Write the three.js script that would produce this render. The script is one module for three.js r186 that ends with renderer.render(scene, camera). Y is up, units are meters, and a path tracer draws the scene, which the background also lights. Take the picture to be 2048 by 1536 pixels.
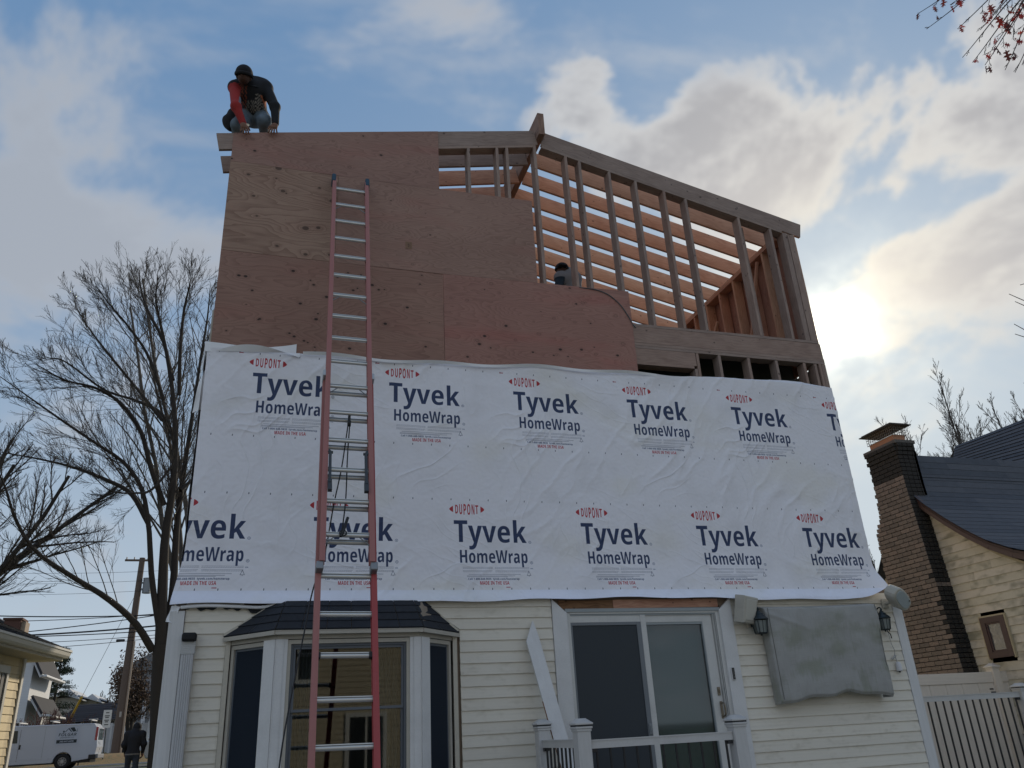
import * as THREE from 'three';
import { mergeGeometries, mergeVertices } from 'three/addons/utils/BufferGeometryUtils.js';
import { RoundedBoxGeometry } from 'three/addons/geometries/RoundedBoxGeometry.js';
import { MarchingCubes } from 'three/addons/objects/MarchingCubes.js';
import { ImprovedNoise } from 'three/addons/math/ImprovedNoise.js';

// ---------------------------------------------------------------- camera
const scene = new THREE.Scene();
const FOCAL = 1600;                                   // photograph pixels (2048 x 1536)
const camera = new THREE.PerspectiveCamera(2 * Math.atan(768 / FOCAL) * 180 / Math.PI, 4 / 3, 0.1, 900);
camera.position.set(0.6476, 1.6, 8.1256);
camera.rotation.set(0.41132, -0.31877, -0.05711, 'YXZ');
camera.updateMatrixWorld(true);
const EYE = camera.position.clone();
const V3 = (x, y, z) => new THREE.Vector3(x, y, z);
function ray(u, v) { return V3((u - 1024) / FOCAL, -(v - 768) / FOCAL, -1).applyQuaternion(camera.quaternion); }
// a photograph pixel carried to a plane z = const, x = const, or to a horizontal distance
function onZ(u, v, z = 0) { const d = ray(u, v); return EYE.clone().addScaledVector(d, (z - EYE.z) / d.z); }
function onX(u, v, x) { const d = ray(u, v); return EYE.clone().addScaledVector(d, (x - EYE.x) / d.x); }
function far(u, v, D) { const d = ray(u, v); return EYE.clone().addScaledVector(d, D / Math.hypot(d.x, d.z)); }

// ---------------------------------------------------------------- noise
const PN = new ImprovedNoise();
const noise3 = (x, y, z) => PN.noise(x, y, z);
function fbm(x, y, z, oct = 5, gain = 0.5) { let s = 0, a = 1, n = 0; for (let i = 0; i < oct; i++) { s += a * PN.noise(x, y, z); n += a; a *= gain; x = x * 2.03 + 11.3; y = y * 2.03 + 5.7; z = z * 2.03 + 3.1; } return s / n; }
function rng(seed) { let a = seed >>> 0; return () => { a = (a + 0x6D2B79F5) | 0; let t = Math.imul(a ^ (a >>> 15), 1 | a); t = (t + Math.imul(t ^ (t >>> 7), 61 | t)) ^ t; return ((t ^ (t >>> 14)) >>> 0) / 4294967296; }; }
const R0 = rng(20241);
const sstep = (a, b, x) => { const t = Math.min(1, Math.max(0, (x - a) / (b - a))); return t * t * (3 - 2 * t); };
const mix = (a, b, t) => a + (b - a) * t;
const clamp = (x, a = 0, b = 1) => Math.min(b, Math.max(a, x));

// ---------------------------------------------------------------- sky
const sunDir = ray(1668, 652).normalize();
{
  const W = 2048, H = 1024, data = new Float32Array(W * H * 4);
  const azel = (u, v) => { const d = ray(u, v).normalize(); return [Math.atan2(d.x, -d.z) * 57.2958, Math.asin(d.y) * 57.2958]; };
  // cloud banks: centre seen in the photograph, half widths in degrees, weight, kind (0 soft veil, 1 heaped)
  const banks = [
    [120, 170, 6.0, 4.6, .50, 0], [60, 250, 5, 3.4, .34, 0], [235, 100, 4, 5, .20, 0], [200, 280, 4, 2.5, .2, 0], [240, 425, 9, 2.6, .70, 0], [60, 480, 7, 3.0, .55, 0], [330, 500, 8, 2.6, .40, 0],
    [700, 95, 6.5, 2.6, .55, 0], [610, 110, 3, 3, .2, 0], [900, 25, 6, 2.4, .60, 0], [590, 215, 4, 4, .14, 0],
    [1185, 205, 4.2, 3.4, .66, 1], [1160, 150, 2.4, 2.4, .22, 1], [1510, 110, 6, 2.4, .24, 0], [1720, 30, 5, 2.4, .22, 0], [1700, 168, 2.2, 1.1, .36, 1],
    [1380, 290, 4.5, 3.0, .62, 1], [1490, 300, 5, 4, .66, 1], [1640, 300, 5, 3.6, .66, 1], [1830, 280, 6, 4.4, .62, 1], [1960, 190, 5, 4.8, .58, 1], [1990, 330, 6, 5, .58, 1], [1560, 400, 6, 3.4, .52, 0], [1700, 410, 7, 3.0, .46, 0],
    [1880, 475, 5, 2.4, .62, 1], [1990, 480, 5, 3.4, .66, 1], [1920, 550, 6, 2.6, .52, 0], [1790, 570, 4, 1.6, .46, 0], [1830, 650, 6, 1.5, .46, 0], [1970, 660, 6, 2.4, .44, 0], [1720, 690, 2, 1.6, .4, 1], [1700, 770, 2.5, 1.2, .34, 0], [1740, 610, 3, 2.5, .2, 0],
    [160, 820, 16, 6, .20, 0], [1950, 800, 10, 3, .18, 0],
  ].map(([u, v, ra, re, w, k]) => [...azel(u, v), ra, re, w, k]);
  const holes = [[470, 110, 6, 9, .22], [150, 350, 9, 1.5, .45], [1290, 170, 2.2, 3.4, .55], [1900, 405, 6, 1.2, .35], [1690, 560, 3, 1.4, .3], [1880, 610, 4, .9, .35], [800, 170, 7, 3.4, .16], [1050, 60, 3.5, 5, .14], [1330, 150, 5, 2.2, .28], [1560, 180, 6, 1.5, .18], [300, 620, 8, 2, .16], [400, 320, 5, 4, .14], [1840, 400, 5, 1.4, .34], [1680, 500, 4, 2.2, .30], [1640, 520, 2.5, 2, .2], [1760, 960, 2.6, 4, .3]].map(([u, v, a, e, w]) => [...azel(u, v), a, e, w]);
  const sunAz = Math.atan2(sunDir.x, -sunDir.z) * 57.2958, sunEl = Math.asin(sunDir.y) * 57.2958;
  for (let j = 0; j < H; j++) {
    const el = ((j + .5) / H - .5) * Math.PI, cy = Math.cos(el), sy = Math.sin(el), elD = el * 57.2958;
    for (let i = 0; i < W; i++) {
      const phi = ((i + .5) / W - .5) * 2 * Math.PI, dx = Math.cos(phi) * cy, dz = Math.sin(phi) * cy, dy = sy;
      const o = (j * W + i) * 4;
      const cosS = dx * sunDir.x + dy * sunDir.y + dz * sunDir.z, ang = Math.acos(clamp(cosS, -1, 1)) * 57.2958;
      const h = Math.max(0, dy);
      // clear air: deep blue overhead, pale towards the horizon, milky round the sun
      const t = Math.pow(1 - h, 2.0);
      let r = mix(.095, .56, t), g = mix(.222, .64, t), b = mix(.43, .70, t);
      const veil = .62 * Math.exp(-ang / 15);
      r += veil * .68; g += veil * .60; b += veil * .40;
      let cov = 0, den = 0, heap = 0, tex = 0;
      if (dy > -.06) {
        const az = Math.atan2(dx, -dz) * 57.2958;
        const q = 1 / (Math.max(dy, 0) + .30), px = dx * q, pz = dz * q;
        const w1 = noise3(px * 2.2 + 3, pz * 2.2, 4.2), w2 = noise3(px * 2.2, pz * 2.2 + 9, 1.3);
        const n = fbm(px * 2.6 + .45 * w1, pz * 2.6 + .45 * w2, 2.7, 7, .62);
        const fine = fbm(px * 10 + 1.8 * w1, pz * 10 + 1.8 * w2, 8.1, 5, .62);
        const out = Math.max(0, Math.abs(((az - 18 + 540) % 360) - 180) - 38);      // beyond the view: broken cloud made denser to light the facade
        let keep = 1, hk = 1, sink = 0;
        for (const k of banks) { const da = (((az - k[0] + 540) % 360) - 180) * cy / k[2], de = (elD - k[1]) / k[3], e = da * da + de * de; if (e < 7) { const wgt = Math.min(.93, k[4] * 1.25 * Math.exp(-e * .8)); keep *= 1 - wgt; if (k[5]) hk *= 1 - wgt; } }
        for (const k of holes) { const da = (((az - k[0] + 540) % 360) - 180) * cy / k[2], de = (elD - k[1]) / k[3], e = da * da + de * de; if (e < 6) sink += .8 * k[4] * Math.exp(-e); }
        const o1 = sstep(0, 26, out) * sstep(-.05, .15, dy), B = -.20 + .12 * sstep(.5, .1, dy) + .95 * (1 - keep) - sink + .52 * o1;
        heap = clamp((1 - hk) * 1.5 + .45 * o1);
        const f = n * 1.55 + fine * mix(.50, .62, heap) + B;
        cov = mix(sstep(.02, .72, f) * .84, sstep(.08, .42, f) * .97, heap);
        const ci = fbm(px * 3.4 + pz * 1.6 + w1, pz * 6.5 - px * 1.2, 40.5, 6, .62); cov = Math.max(cov, .46 * sstep(.0, .5, ci + .10 * fine) * sstep(.04, .2, dy)); tex = fine * 1.1 + ci;
        den = sstep(.30, .98, f + .26 * fine + .34 * n) * (1 - .7 * Math.exp(-ang / 10));
      }
      if (cov > 0) {
        const sunny = Math.exp(-ang / 20);
        // thick parts of a heap turn grey, thin edges glow; warmer and brighter close to the sun, raised again opposite it to light the facade
        const lit = .44 + .38 * Math.exp(-ang / 26) + .36 * sstep(70, 125, ang), grey = mix(.40, .33, heap) + .20 * sstep(70, 125, ang);
        const L = mix(lit, grey + .34 * Math.exp(-ang / 9), den * mix(.62, .92, heap));
        const warm = .85 * sunny;
        r = mix(r, L * (.925 + .14 * warm + .08 * sunny), cov); g = mix(g, L * (1.0 + .01 * sunny), cov); b = mix(b, L * (1.12 - .34 * warm * (1 - den * .4)), cov);
      }
      // the sun behind thin cloud
      const glow = 2.6 * Math.exp(-Math.pow(ang / 1.6, 2)) * clamp(1 + 1.1 * tex, .4, 1.6) + .62 * Math.exp(-ang / 2.8) * clamp(1 + 1.6 * tex, .25, 1.9) + .11 * Math.exp(-ang / 8);
      r += glow; g += glow * .93; b += glow * .68;
      if (dy < 0) { const k = sstep(0, -.08, dy); r = mix(r, .16, k); g = mix(g, .16, k); b = mix(b, .15, k); }
      data[o] = r; data[o + 1] = g; data[o + 2] = b; data[o + 3] = 1;
    }
  }
  const sky = new THREE.DataTexture(data, W, H, THREE.RGBAFormat, THREE.FloatType);
  sky.mapping = THREE.EquirectangularReflectionMapping; sky.magFilter = THREE.LinearFilter; sky.minFilter = THREE.LinearFilter; sky.wrapS = THREE.RepeatWrapping; sky.needsUpdate = true;
  scene.background = sky; scene.environment = sky;
}
// ---------------------------------------------------------------- sun
const sun = new THREE.DirectionalLight(new THREE.Color().setRGB(1, .87, .68), 3.0);
sun.position.copy(sunDir).multiplyScalar(80).add(V3(3, 4, -4)); sun.target.position.set(3, 4, -4);
sun.castShadow = true; sun.shadow.radius = 5; sun.shadow.mapSize.set(4096, 4096);
Object.assign(sun.shadow.camera, { left: -50, right: 50, top: 50, bottom: -50, near: 1, far: 220 });
scene.add(sun, sun.target);
const renderer = new THREE.WebGLRenderer({ antialias: true });
renderer.toneMapping = THREE.LinearToneMapping; renderer.toneMappingExposure = 1.0;
renderer.shadowMap.enabled = true;

// ---------------------------------------------------------------- helpers
const taken = new Map();
function numbered(name) { const n = taken.get(name) ?? 0; taken.set(name, n + 1); return n ? name + '_' + String(n).padStart(3, '0') : name; }
function shade(o) { o.traverse((m) => { if (m.isMesh) { m.castShadow = true; m.receiveShadow = true; } }); return o; }
function thing(name, label, category, pos = [0, 0, 0], group) {
  const o = new THREE.Group(); o.name = numbered(name); o.position.set(...pos); scene.add(o);
  o.userData = { label, category }; if (group) o.userData.group = group; return o;
}
function solo(name, geo, m, label, category, group) {
  const o = new THREE.Mesh(geo, m); o.name = numbered(name); o.castShadow = o.receiveShadow = true; o.userData = { label, category }; if (group) o.userData.group = group; scene.add(o); return o;
}
function setting(name, geo, m, parent = scene) { const o = new THREE.Mesh(geo, m); o.name = parent === scene ? numbered(name) : name; o.receiveShadow = o.castShadow = true; if (parent === scene) o.userData.kind = 'structure'; parent.add(o); return o; }
function part(parent, name, geo, m, label) { const o = new THREE.Mesh(geo, m); o.name = name; o.castShadow = o.receiveShadow = true; if (label) o.userData.label = label; parent.add(o); return o; }
function sub(parent, name, pos = [0, 0, 0], label) { const g = new THREE.Group(); g.name = name; g.position.set(...pos); if (label) g.userData.label = label; parent.add(g); return g; }
const rgb = (r, g, b) => new THREE.Color().setRGB(r, g, b);
function mat(c, rough = .8, o = {}) { return new THREE.MeshStandardMaterial({ color: Array.isArray(c) ? rgb(...c) : c, roughness: rough, metalness: 0, ...o }); }

// box with uv in metres, grain (u) along its longest side
function metricBox(w, h, d, su = 1, sv = 1, ou = 0, ov = 0) {
  const g = new THREE.BoxGeometry(w, h, d), p = g.attributes.position, n = g.attributes.normal, uv = g.attributes.uv, dim = [w, h, d];
  const long = dim.indexOf(Math.max(...dim));
  for (let i = 0; i < p.count; i++) {
    const c = [p.getX(i), p.getY(i), p.getZ(i)], nn = [Math.abs(n.getX(i)), Math.abs(n.getY(i)), Math.abs(n.getZ(i))], ax = nn.indexOf(Math.max(...nn));
    let rest = [0, 1, 2].filter((k) => k !== ax), a, b;
    if (rest.includes(long)) { a = long; b = rest.find((k) => k !== long); } else { a = rest[0]; b = rest[1]; }
    uv.setXY(i, c[a] / su + ou, (c[b] + ax * .07) / sv + ov);
  }
  return g;
}
function box(x0, x1, y0, y1, z0, z1, su = 1, sv = 1, ou = 0, ov = 0) { const g = metricBox(x1 - x0, y1 - y0, z1 - z0, su, sv, ou, ov); g.translate((x0 + x1) / 2, (y0 + y1) / 2, (z0 + z1) / 2); return g; }
// straight bar of section h x w from a to b
function bar(a, b, h, w, up = V3(0, 1, 0), su = 1, sv = 1, ou = 0, ov = 0) {
  const d = b.clone().sub(a), L = d.length(), X = d.normalize(), Z = X.clone().cross(up).normalize(), Y = Z.clone().cross(X);
  const g = metricBox(L, h, w, su, sv, ou, ov);
  g.applyMatrix4(new THREE.Matrix4().makeBasis(X, Y, Z).setPosition(a.clone().add(b).multiplyScalar(.5))); return g;
}
function tube(pts, r, rad = 6, seg) { const c = new THREE.CatmullRomCurve3(pts); return new THREE.TubeGeometry(c, seg ?? pts.length * 4, r, rad, false); }
function rod(a, b, r0, r1 = r0, rad = 8) { const d = b.clone().sub(a), g = new THREE.CylinderGeometry(r1, r0, d.length(), rad); g.applyQuaternion(new THREE.Quaternion().setFromUnitVectors(V3(0, 1, 0), d.clone().normalize())); const m = a.clone().add(b).multiplyScalar(.5); return g.translate(m.x, m.y, m.z); }
function rbox(w, h, d, r, x = 0, y = 0, z = 0, seg = 2) { return new RoundedBoxGeometry(w, h, d, seg, r).translate(x, y, z); }
// extruded outline: pts in a plane, thickness along third axis. plane 'xy' -> z, 'zy' -> x
function plate(pts, z0, z1, holes = [], bevel = 0) {
  const s = new THREE.Shape(pts.map((p) => new THREE.Vector2(p[0], p[1]))); for (const h of holes) s.holes.push(new THREE.Path(h.map((p) => new THREE.Vector2(p[0], p[1]))));
  const g = new THREE.ExtrudeGeometry(s, { depth: z1 - z0 - 2 * bevel, bevelEnabled: bevel > 0, bevelThickness: bevel, bevelSize: bevel, bevelSegments: 2, curveSegments: 8 }); g.translate(0, 0, z0 + bevel); return g;
}
function join(list) { return mergeGeometries(list.map((g) => { const h = g.index ? g.toNonIndexed() : g.clone(); for (const k of Object.keys(h.attributes)) if (!['position', 'normal', 'uv'].includes(k)) h.deleteAttribute(k); if (!h.attributes.uv) h.setAttribute('uv', new THREE.BufferAttribute(new Float32Array(h.attributes.position.count * 2), 2)); return h; })); }
// grid sheet from a function (s, t) -> Vector3, with a second skin so that it has thickness
function sheet(nx, ny, fn, uvfn, thick = 0, colfn) {
  const P = [], U = [], I = [], C = [];
  for (let j = 0; j <= ny; j++) for (let i = 0; i <= nx; i++) { const s = i / nx, t = j / ny, p = fn(s, t); P.push(p.x, p.y, p.z); const q = uvfn ? uvfn(s, t, p) : [s, t]; U.push(q[0], q[1]); if (colfn) C.push(...colfn(s, t, p)); }
  for (let j = 0; j < ny; j++) for (let i = 0; i < nx; i++) { const a = j * (nx + 1) + i, b = a + 1, c = a + nx + 1, d = c + 1; I.push(a, b, d, a, d, c); }
  const g = new THREE.BufferGeometry(); g.setAttribute('position', new THREE.Float32BufferAttribute(P, 3)); g.setAttribute('uv', new THREE.Float32BufferAttribute(U, 2)); if (colfn) g.setAttribute('color', new THREE.Float32BufferAttribute(C, 3)); g.setIndex(I); g.computeVertexNormals();
  if (!thick) return g;
  const h = g.clone(), p = h.attributes.position, n = g.attributes.normal; for (let i = 0; i < p.count; i++) p.setXYZ(i, p.getX(i) - n.getX(i) * thick, p.getY(i) - n.getY(i) * thick, p.getZ(i) - n.getZ(i) * thick);
  const idx = h.index.array; for (let i = 0; i < idx.length; i += 3) { const q = idx[i]; idx[i] = idx[i + 1]; idx[i + 1] = q; } h.computeVertexNormals();
  return mergeGeometries([g, h]);
}
function texture(w, h, fn, o = {}) {      // fn(u, v) -> [r, g, b] in display values 0..1
  const d = new Uint8Array(w * h * 4);
  for (let j = 0; j < h; j++) for (let i = 0; i < w; i++) { const c = fn((i + .5) / w, (j + .5) / h), k = (j * w + i) * 4; d[k] = clamp(c[0]) * 255; d[k + 1] = clamp(c[1]) * 255; d[k + 2] = clamp(c[2]) * 255; d[k + 3] = 255; }
  const t = new THREE.DataTexture(d, w, h, THREE.RGBAFormat); t.wrapS = t.wrapT = THREE.RepeatWrapping; t.magFilter = THREE.LinearFilter; t.minFilter = THREE.LinearMipmapLinearFilter; t.generateMipmaps = true; t.colorSpace = o.data ? THREE.NoColorSpace : THREE.SRGBColorSpace; t.needsUpdate = true; return t;
}
function canvasTexture(w, h, draw) { const c = document.createElement('canvas'); c.width = w; c.height = h; draw(c.getContext('2d'), w, h); const t = new THREE.CanvasTexture(c); t.colorSpace = THREE.SRGBColorSpace; t.wrapS = t.wrapT = THREE.RepeatWrapping; return t; }
const s2l = (c) => c <= .04045 ? c / 12.92 : Math.pow((c + .055) / 1.055, 2.4), l2s = (c) => c <= .0031308 ? c * 12.92 : 1.055 * Math.pow(c, 1 / 2.4) - .055;
const toS = (a) => a.map(l2s);

// ---------------------------------------------------------------- materials
// sawn lumber: grain along u (3 m), width along v (0.3 m)
function lumber(seed, light, dark, knots = 9) {
  const R = rng(seed), K = []; for (let i = 0; i < knots; i++) K.push([R(), R(), .006 + .012 * R(), R()]);
  return texture(1024, 128, (u, v) => {
    const U = u * 3, Vv = v * .3; let w = 0, kn = 0;
    for (const k of K) { let du = Math.abs(u - k[0]); du = Math.min(du, 1 - du) * 3; let dv = Math.abs(v - k[1]); dv = Math.min(dv, 1 - dv) * .3; const e = Math.hypot(du * .75, dv) / k[2]; if (e < 5) { w += Math.exp(-e * .8) * .9; if (e < 1) kn = Math.max(kn, sstep(1, .5, e)); } }
    const c2 = Math.cos(u * 6.2832) * .5, s2 = Math.sin(u * 6.2832) * .5;
    const f = fbm(c2 * 2 + seed, s2 * 2, Vv * 9 + w * .5, 3), ring = Math.abs(Math.sin((Vv * 90 + f * 9 + w * 4) * 1.0));
    const st = noise3(U * 5 + seed, Vv * 420, 2) * .5 + noise3(U * 14, Vv * 900, 7) * .35, blot = fbm(c2 * 4, s2 * 4 + seed, v * 2, 3);
    let t = clamp(.40 * Math.pow(ring, 3) + .26 * st + .7 * blot + .25);
    let c = light.map((a, i) => mix(a, dark[i], t)); if (kn) c = c.map((a, i) => mix(a, dark[i] * .38, kn * .85)); return toS(c);
  });
}
const woodMat = [
  mat(rgb(1, 1, 1), .82, { map: lumber(11, [.355, .262, .217], [.24, .168, .137]) }),
  mat(rgb(1, 1, 1), .82, { map: lumber(23, [.33, .25, .212], [.215, .155, .13], 12) }),
  mat(rgb(1, 1, 1), .82, { map: lumber(37, [.34, .24, .195], [.23, .152, .121], 7) }),
];
const firMat = [
  mat(rgb(1, 1, 1), .8, { map: lumber(51, [.60, .36, .24], [.42, .215, .135], 8) }),
  mat(rgb(1, 1, 1), .8, { map: lumber(63, [.62, .40, .27], [.46, .26, .165], 10) }),
  mat(rgb(1, 1, 1), .8, { map: lumber(77, [.55, .31, .21], [.385, .185, .122], 11) }),
];
function plank(parent, name, a, b, h, w, mats = woodMat, up, label) { const m = mats[Math.floor(R0() * mats.length)]; return part(parent, name, bar(a, b, h, w, up, 3, .3, R0(), R0()), m, label); }
// plywood face veneer: flowing cathedral grain, football plugs and knots
function plywood(seed, light, dark, o = {}) {
  const R = rng(seed), K = []; const nk = o.knots ?? 22; for (let i = 0; i < nk; i++) K.push([R() * 2.44, R() * 1.22, (o.size ?? .012) * (.45 + R() * 1.15), R() < (o.plug ?? .4), R()]);
  const red = o.red ?? .5, fq = o.freq ?? 1, gr = o.grain ?? 1.25;
  return texture(1024, 512, (u, v) => {
    const U = u * 2.44, Vv = v * 1.22; let w = 0, kn = 0, ringK = 0;
    for (const k of K) { const dv = Vv - k[1]; if (dv > .16 || dv < -.16) continue; const du = (U - k[0]) * .72; if (du > .16 || du < -.16) continue; const e = Math.hypot(du, dv) / k[2]; if (e < 7) { w += Math.exp(-e * .55) * .16; if (e < 1) { kn = Math.max(kn, k[3] ? sstep(1, .9, e) * .16 + .5 * sstep(.75, .95, e) * sstep(1.05, .95, e) : sstep(1, .55, e)); } else if (e < 2.6) ringK = Math.max(ringK, .8 * Math.pow(Math.abs(Math.sin(e * 4.2)), 2) * (1 - (e - 1) / 1.6)); } }
    const f = fbm(U * .55 * fq + seed * 1.7, Vv * 2.3 * fq, seed * .31, 4, .45) + w;
    const band = f * 15, fr = band - Math.floor(band), ring = Math.pow(fr, 2.2);
    const st = noise3(U * 7, Vv * 150, seed) * .6 + noise3(U * 20, Vv * 380, seed + 4) * .4;
    const blot = fbm(U * 1.1 + 3, Vv * 1.6, seed + 9, 3), rd = sstep(-.05, .5, fbm(U * .8, Vv * 3.2, seed + 33, 5)) * red * .6;
    const t = clamp((.46 * ring + .30 * st) * gr + .5 * blot + .22 + ringK * .6);
    let c = light.map((a, i) => mix(a, dark[i], t)); c = [c[0] * (1 + .06 * rd), c[1] * (1 - .26 * rd), c[2] * (1 - .24 * rd)];
    if (kn) c = c.map((a, i) => mix(a, dark[i] * (o.knotTone ?? .2), kn)); return toS(c);
  });
}
const glassMat = new THREE.MeshPhysicalMaterial({ color: rgb(.55, .60, .61), roughness: .02, transmission: 1, thickness: 0, ior: 1.6 });
const trimTex = texture(256, 256, (u, v) => { const k = .93 + .05 * fbm(u * 5, v * 5, 3, 3) + .02 * noise3(u * 60, v * 60, 1); return [k, k * .995, k * .985]; });
const whiteTrim = mat([.74, .745, .755], .42, { map: trimTex });
const creamTrim = mat([.63, .59, .50], .5, { map: trimTex });
const blackMetal = mat([.012, .013, .016], .38);
const darkVoid = mat([.03, .032, .035], .9);

// ---------------------------------------------------------------- ground
function groundY(x, z) {
  const a = clamp((-z - 2) / 12), b = clamp((-z - 42.6) / 3.5), c = Math.max(0, -z - 48);
  return .93 * a * a * (3 - 2 * a) + .19 * clamp((-z - 14) / 18) + .60 * b * b * (3 - 2 * b) + .010 * c;
}
{
  const lawnTex = texture(512, 512, (u, v) => { const n = fbm(u * 9, v * 9, 1, 5), f = noise3(u * 130, v * 130, 4) * .5 + noise3(u * 60, v * 60, 9) * .5, dry = sstep(-.1, .35, n); return toS([mix(.085, .17, dry) * (1 + .5 * f), mix(.10, .125, dry) * (1 + .5 * f), mix(.04, .06, dry) * (1 + .5 * f)]); });
  lawnTex.repeat.set(60, 60);
  const g = new THREE.PlaneGeometry(500, 500, 250, 250); g.rotateX(-Math.PI / 2);
  const p = g.attributes.position; for (let i = 0; i < p.count; i++) p.setY(i, groundY(p.getX(i), p.getZ(i)) - .004); g.computeVertexNormals();
  setting('ground', g, mat(rgb(1, 1, 1), .95, { map: lawnTex }));
  const asp = texture(256, 256, (u, v) => { const k = .060 + .02 * fbm(u * 6, v * 6, 2, 4) + .018 * noise3(u * 90, v * 90, 3); return toS([k, k * 1.0, k * 1.02]); }); asp.repeat.set(.3, .3);
  setting('road', sheet(60, 8, (s, t) => { const x = -70 + 140 * s, z = -42.5 + 8.6 * t; return V3(x, groundY(x, z) + .012, z); }, (s, t, p) => [p.x, p.z]).toNonIndexed(), mat(rgb(1, 1, 1), .85, { map: asp }));
  setting('kerb', sheet(60, 2, (s, t) => { const x = -70 + 140 * s; return V3(x, groundY(x, -42.5) + (t > .4 ? .13 : .01), -42.5 - .16 * (t > .9 ? 1 : t > .4 ? .02 : 0)); }), mat([.34, .33, .31], .9));
  const leafTex = texture(512, 512, (u, v) => { const f = noise3(u * 90, v * 90, 2), n = fbm(u * 14, v * 14, 5, 4), l = sstep(-.12, .22, f + n * .6); return toS([mix(.10, .30 + .1 * f, l), mix(.10, .155 + .05 * f, l), mix(.045, .06, l)]); }); leafTex.repeat.set(.35, .35);
  setting('verge', sheet(60, 6, (s, t) => { const x = -70 + 140 * s, z = -42.67 - 6.0 * t; return V3(x, groundY(x, z) + .02 + .06 * (1 - t), z); }, (s, t, p) => [p.x, p.z]), mat(rgb(1, 1, 1), .95, { map: leafTex }));
  const conc = texture(512, 512, (u, v) => { const k = .33 + .07 * fbm(u * 5, v * 5, 12, 5) + .03 * noise3(u * 120, v * 120, 3); return toS([k, k * .975, k * .93]); }); conc.repeat.set(.25, .25);
  setting('bounce_slab', sheet(2, 2, (s, t) => V3(mix(-1.5, 8.3, s), .006, mix(.02, 11, t)), (s, t, p) => [p.x, p.z]), mat(rgb(1, 1, 1), .9, { map: conc }));  // unseen concrete slab, added to bounce light onto the facade
}

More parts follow.
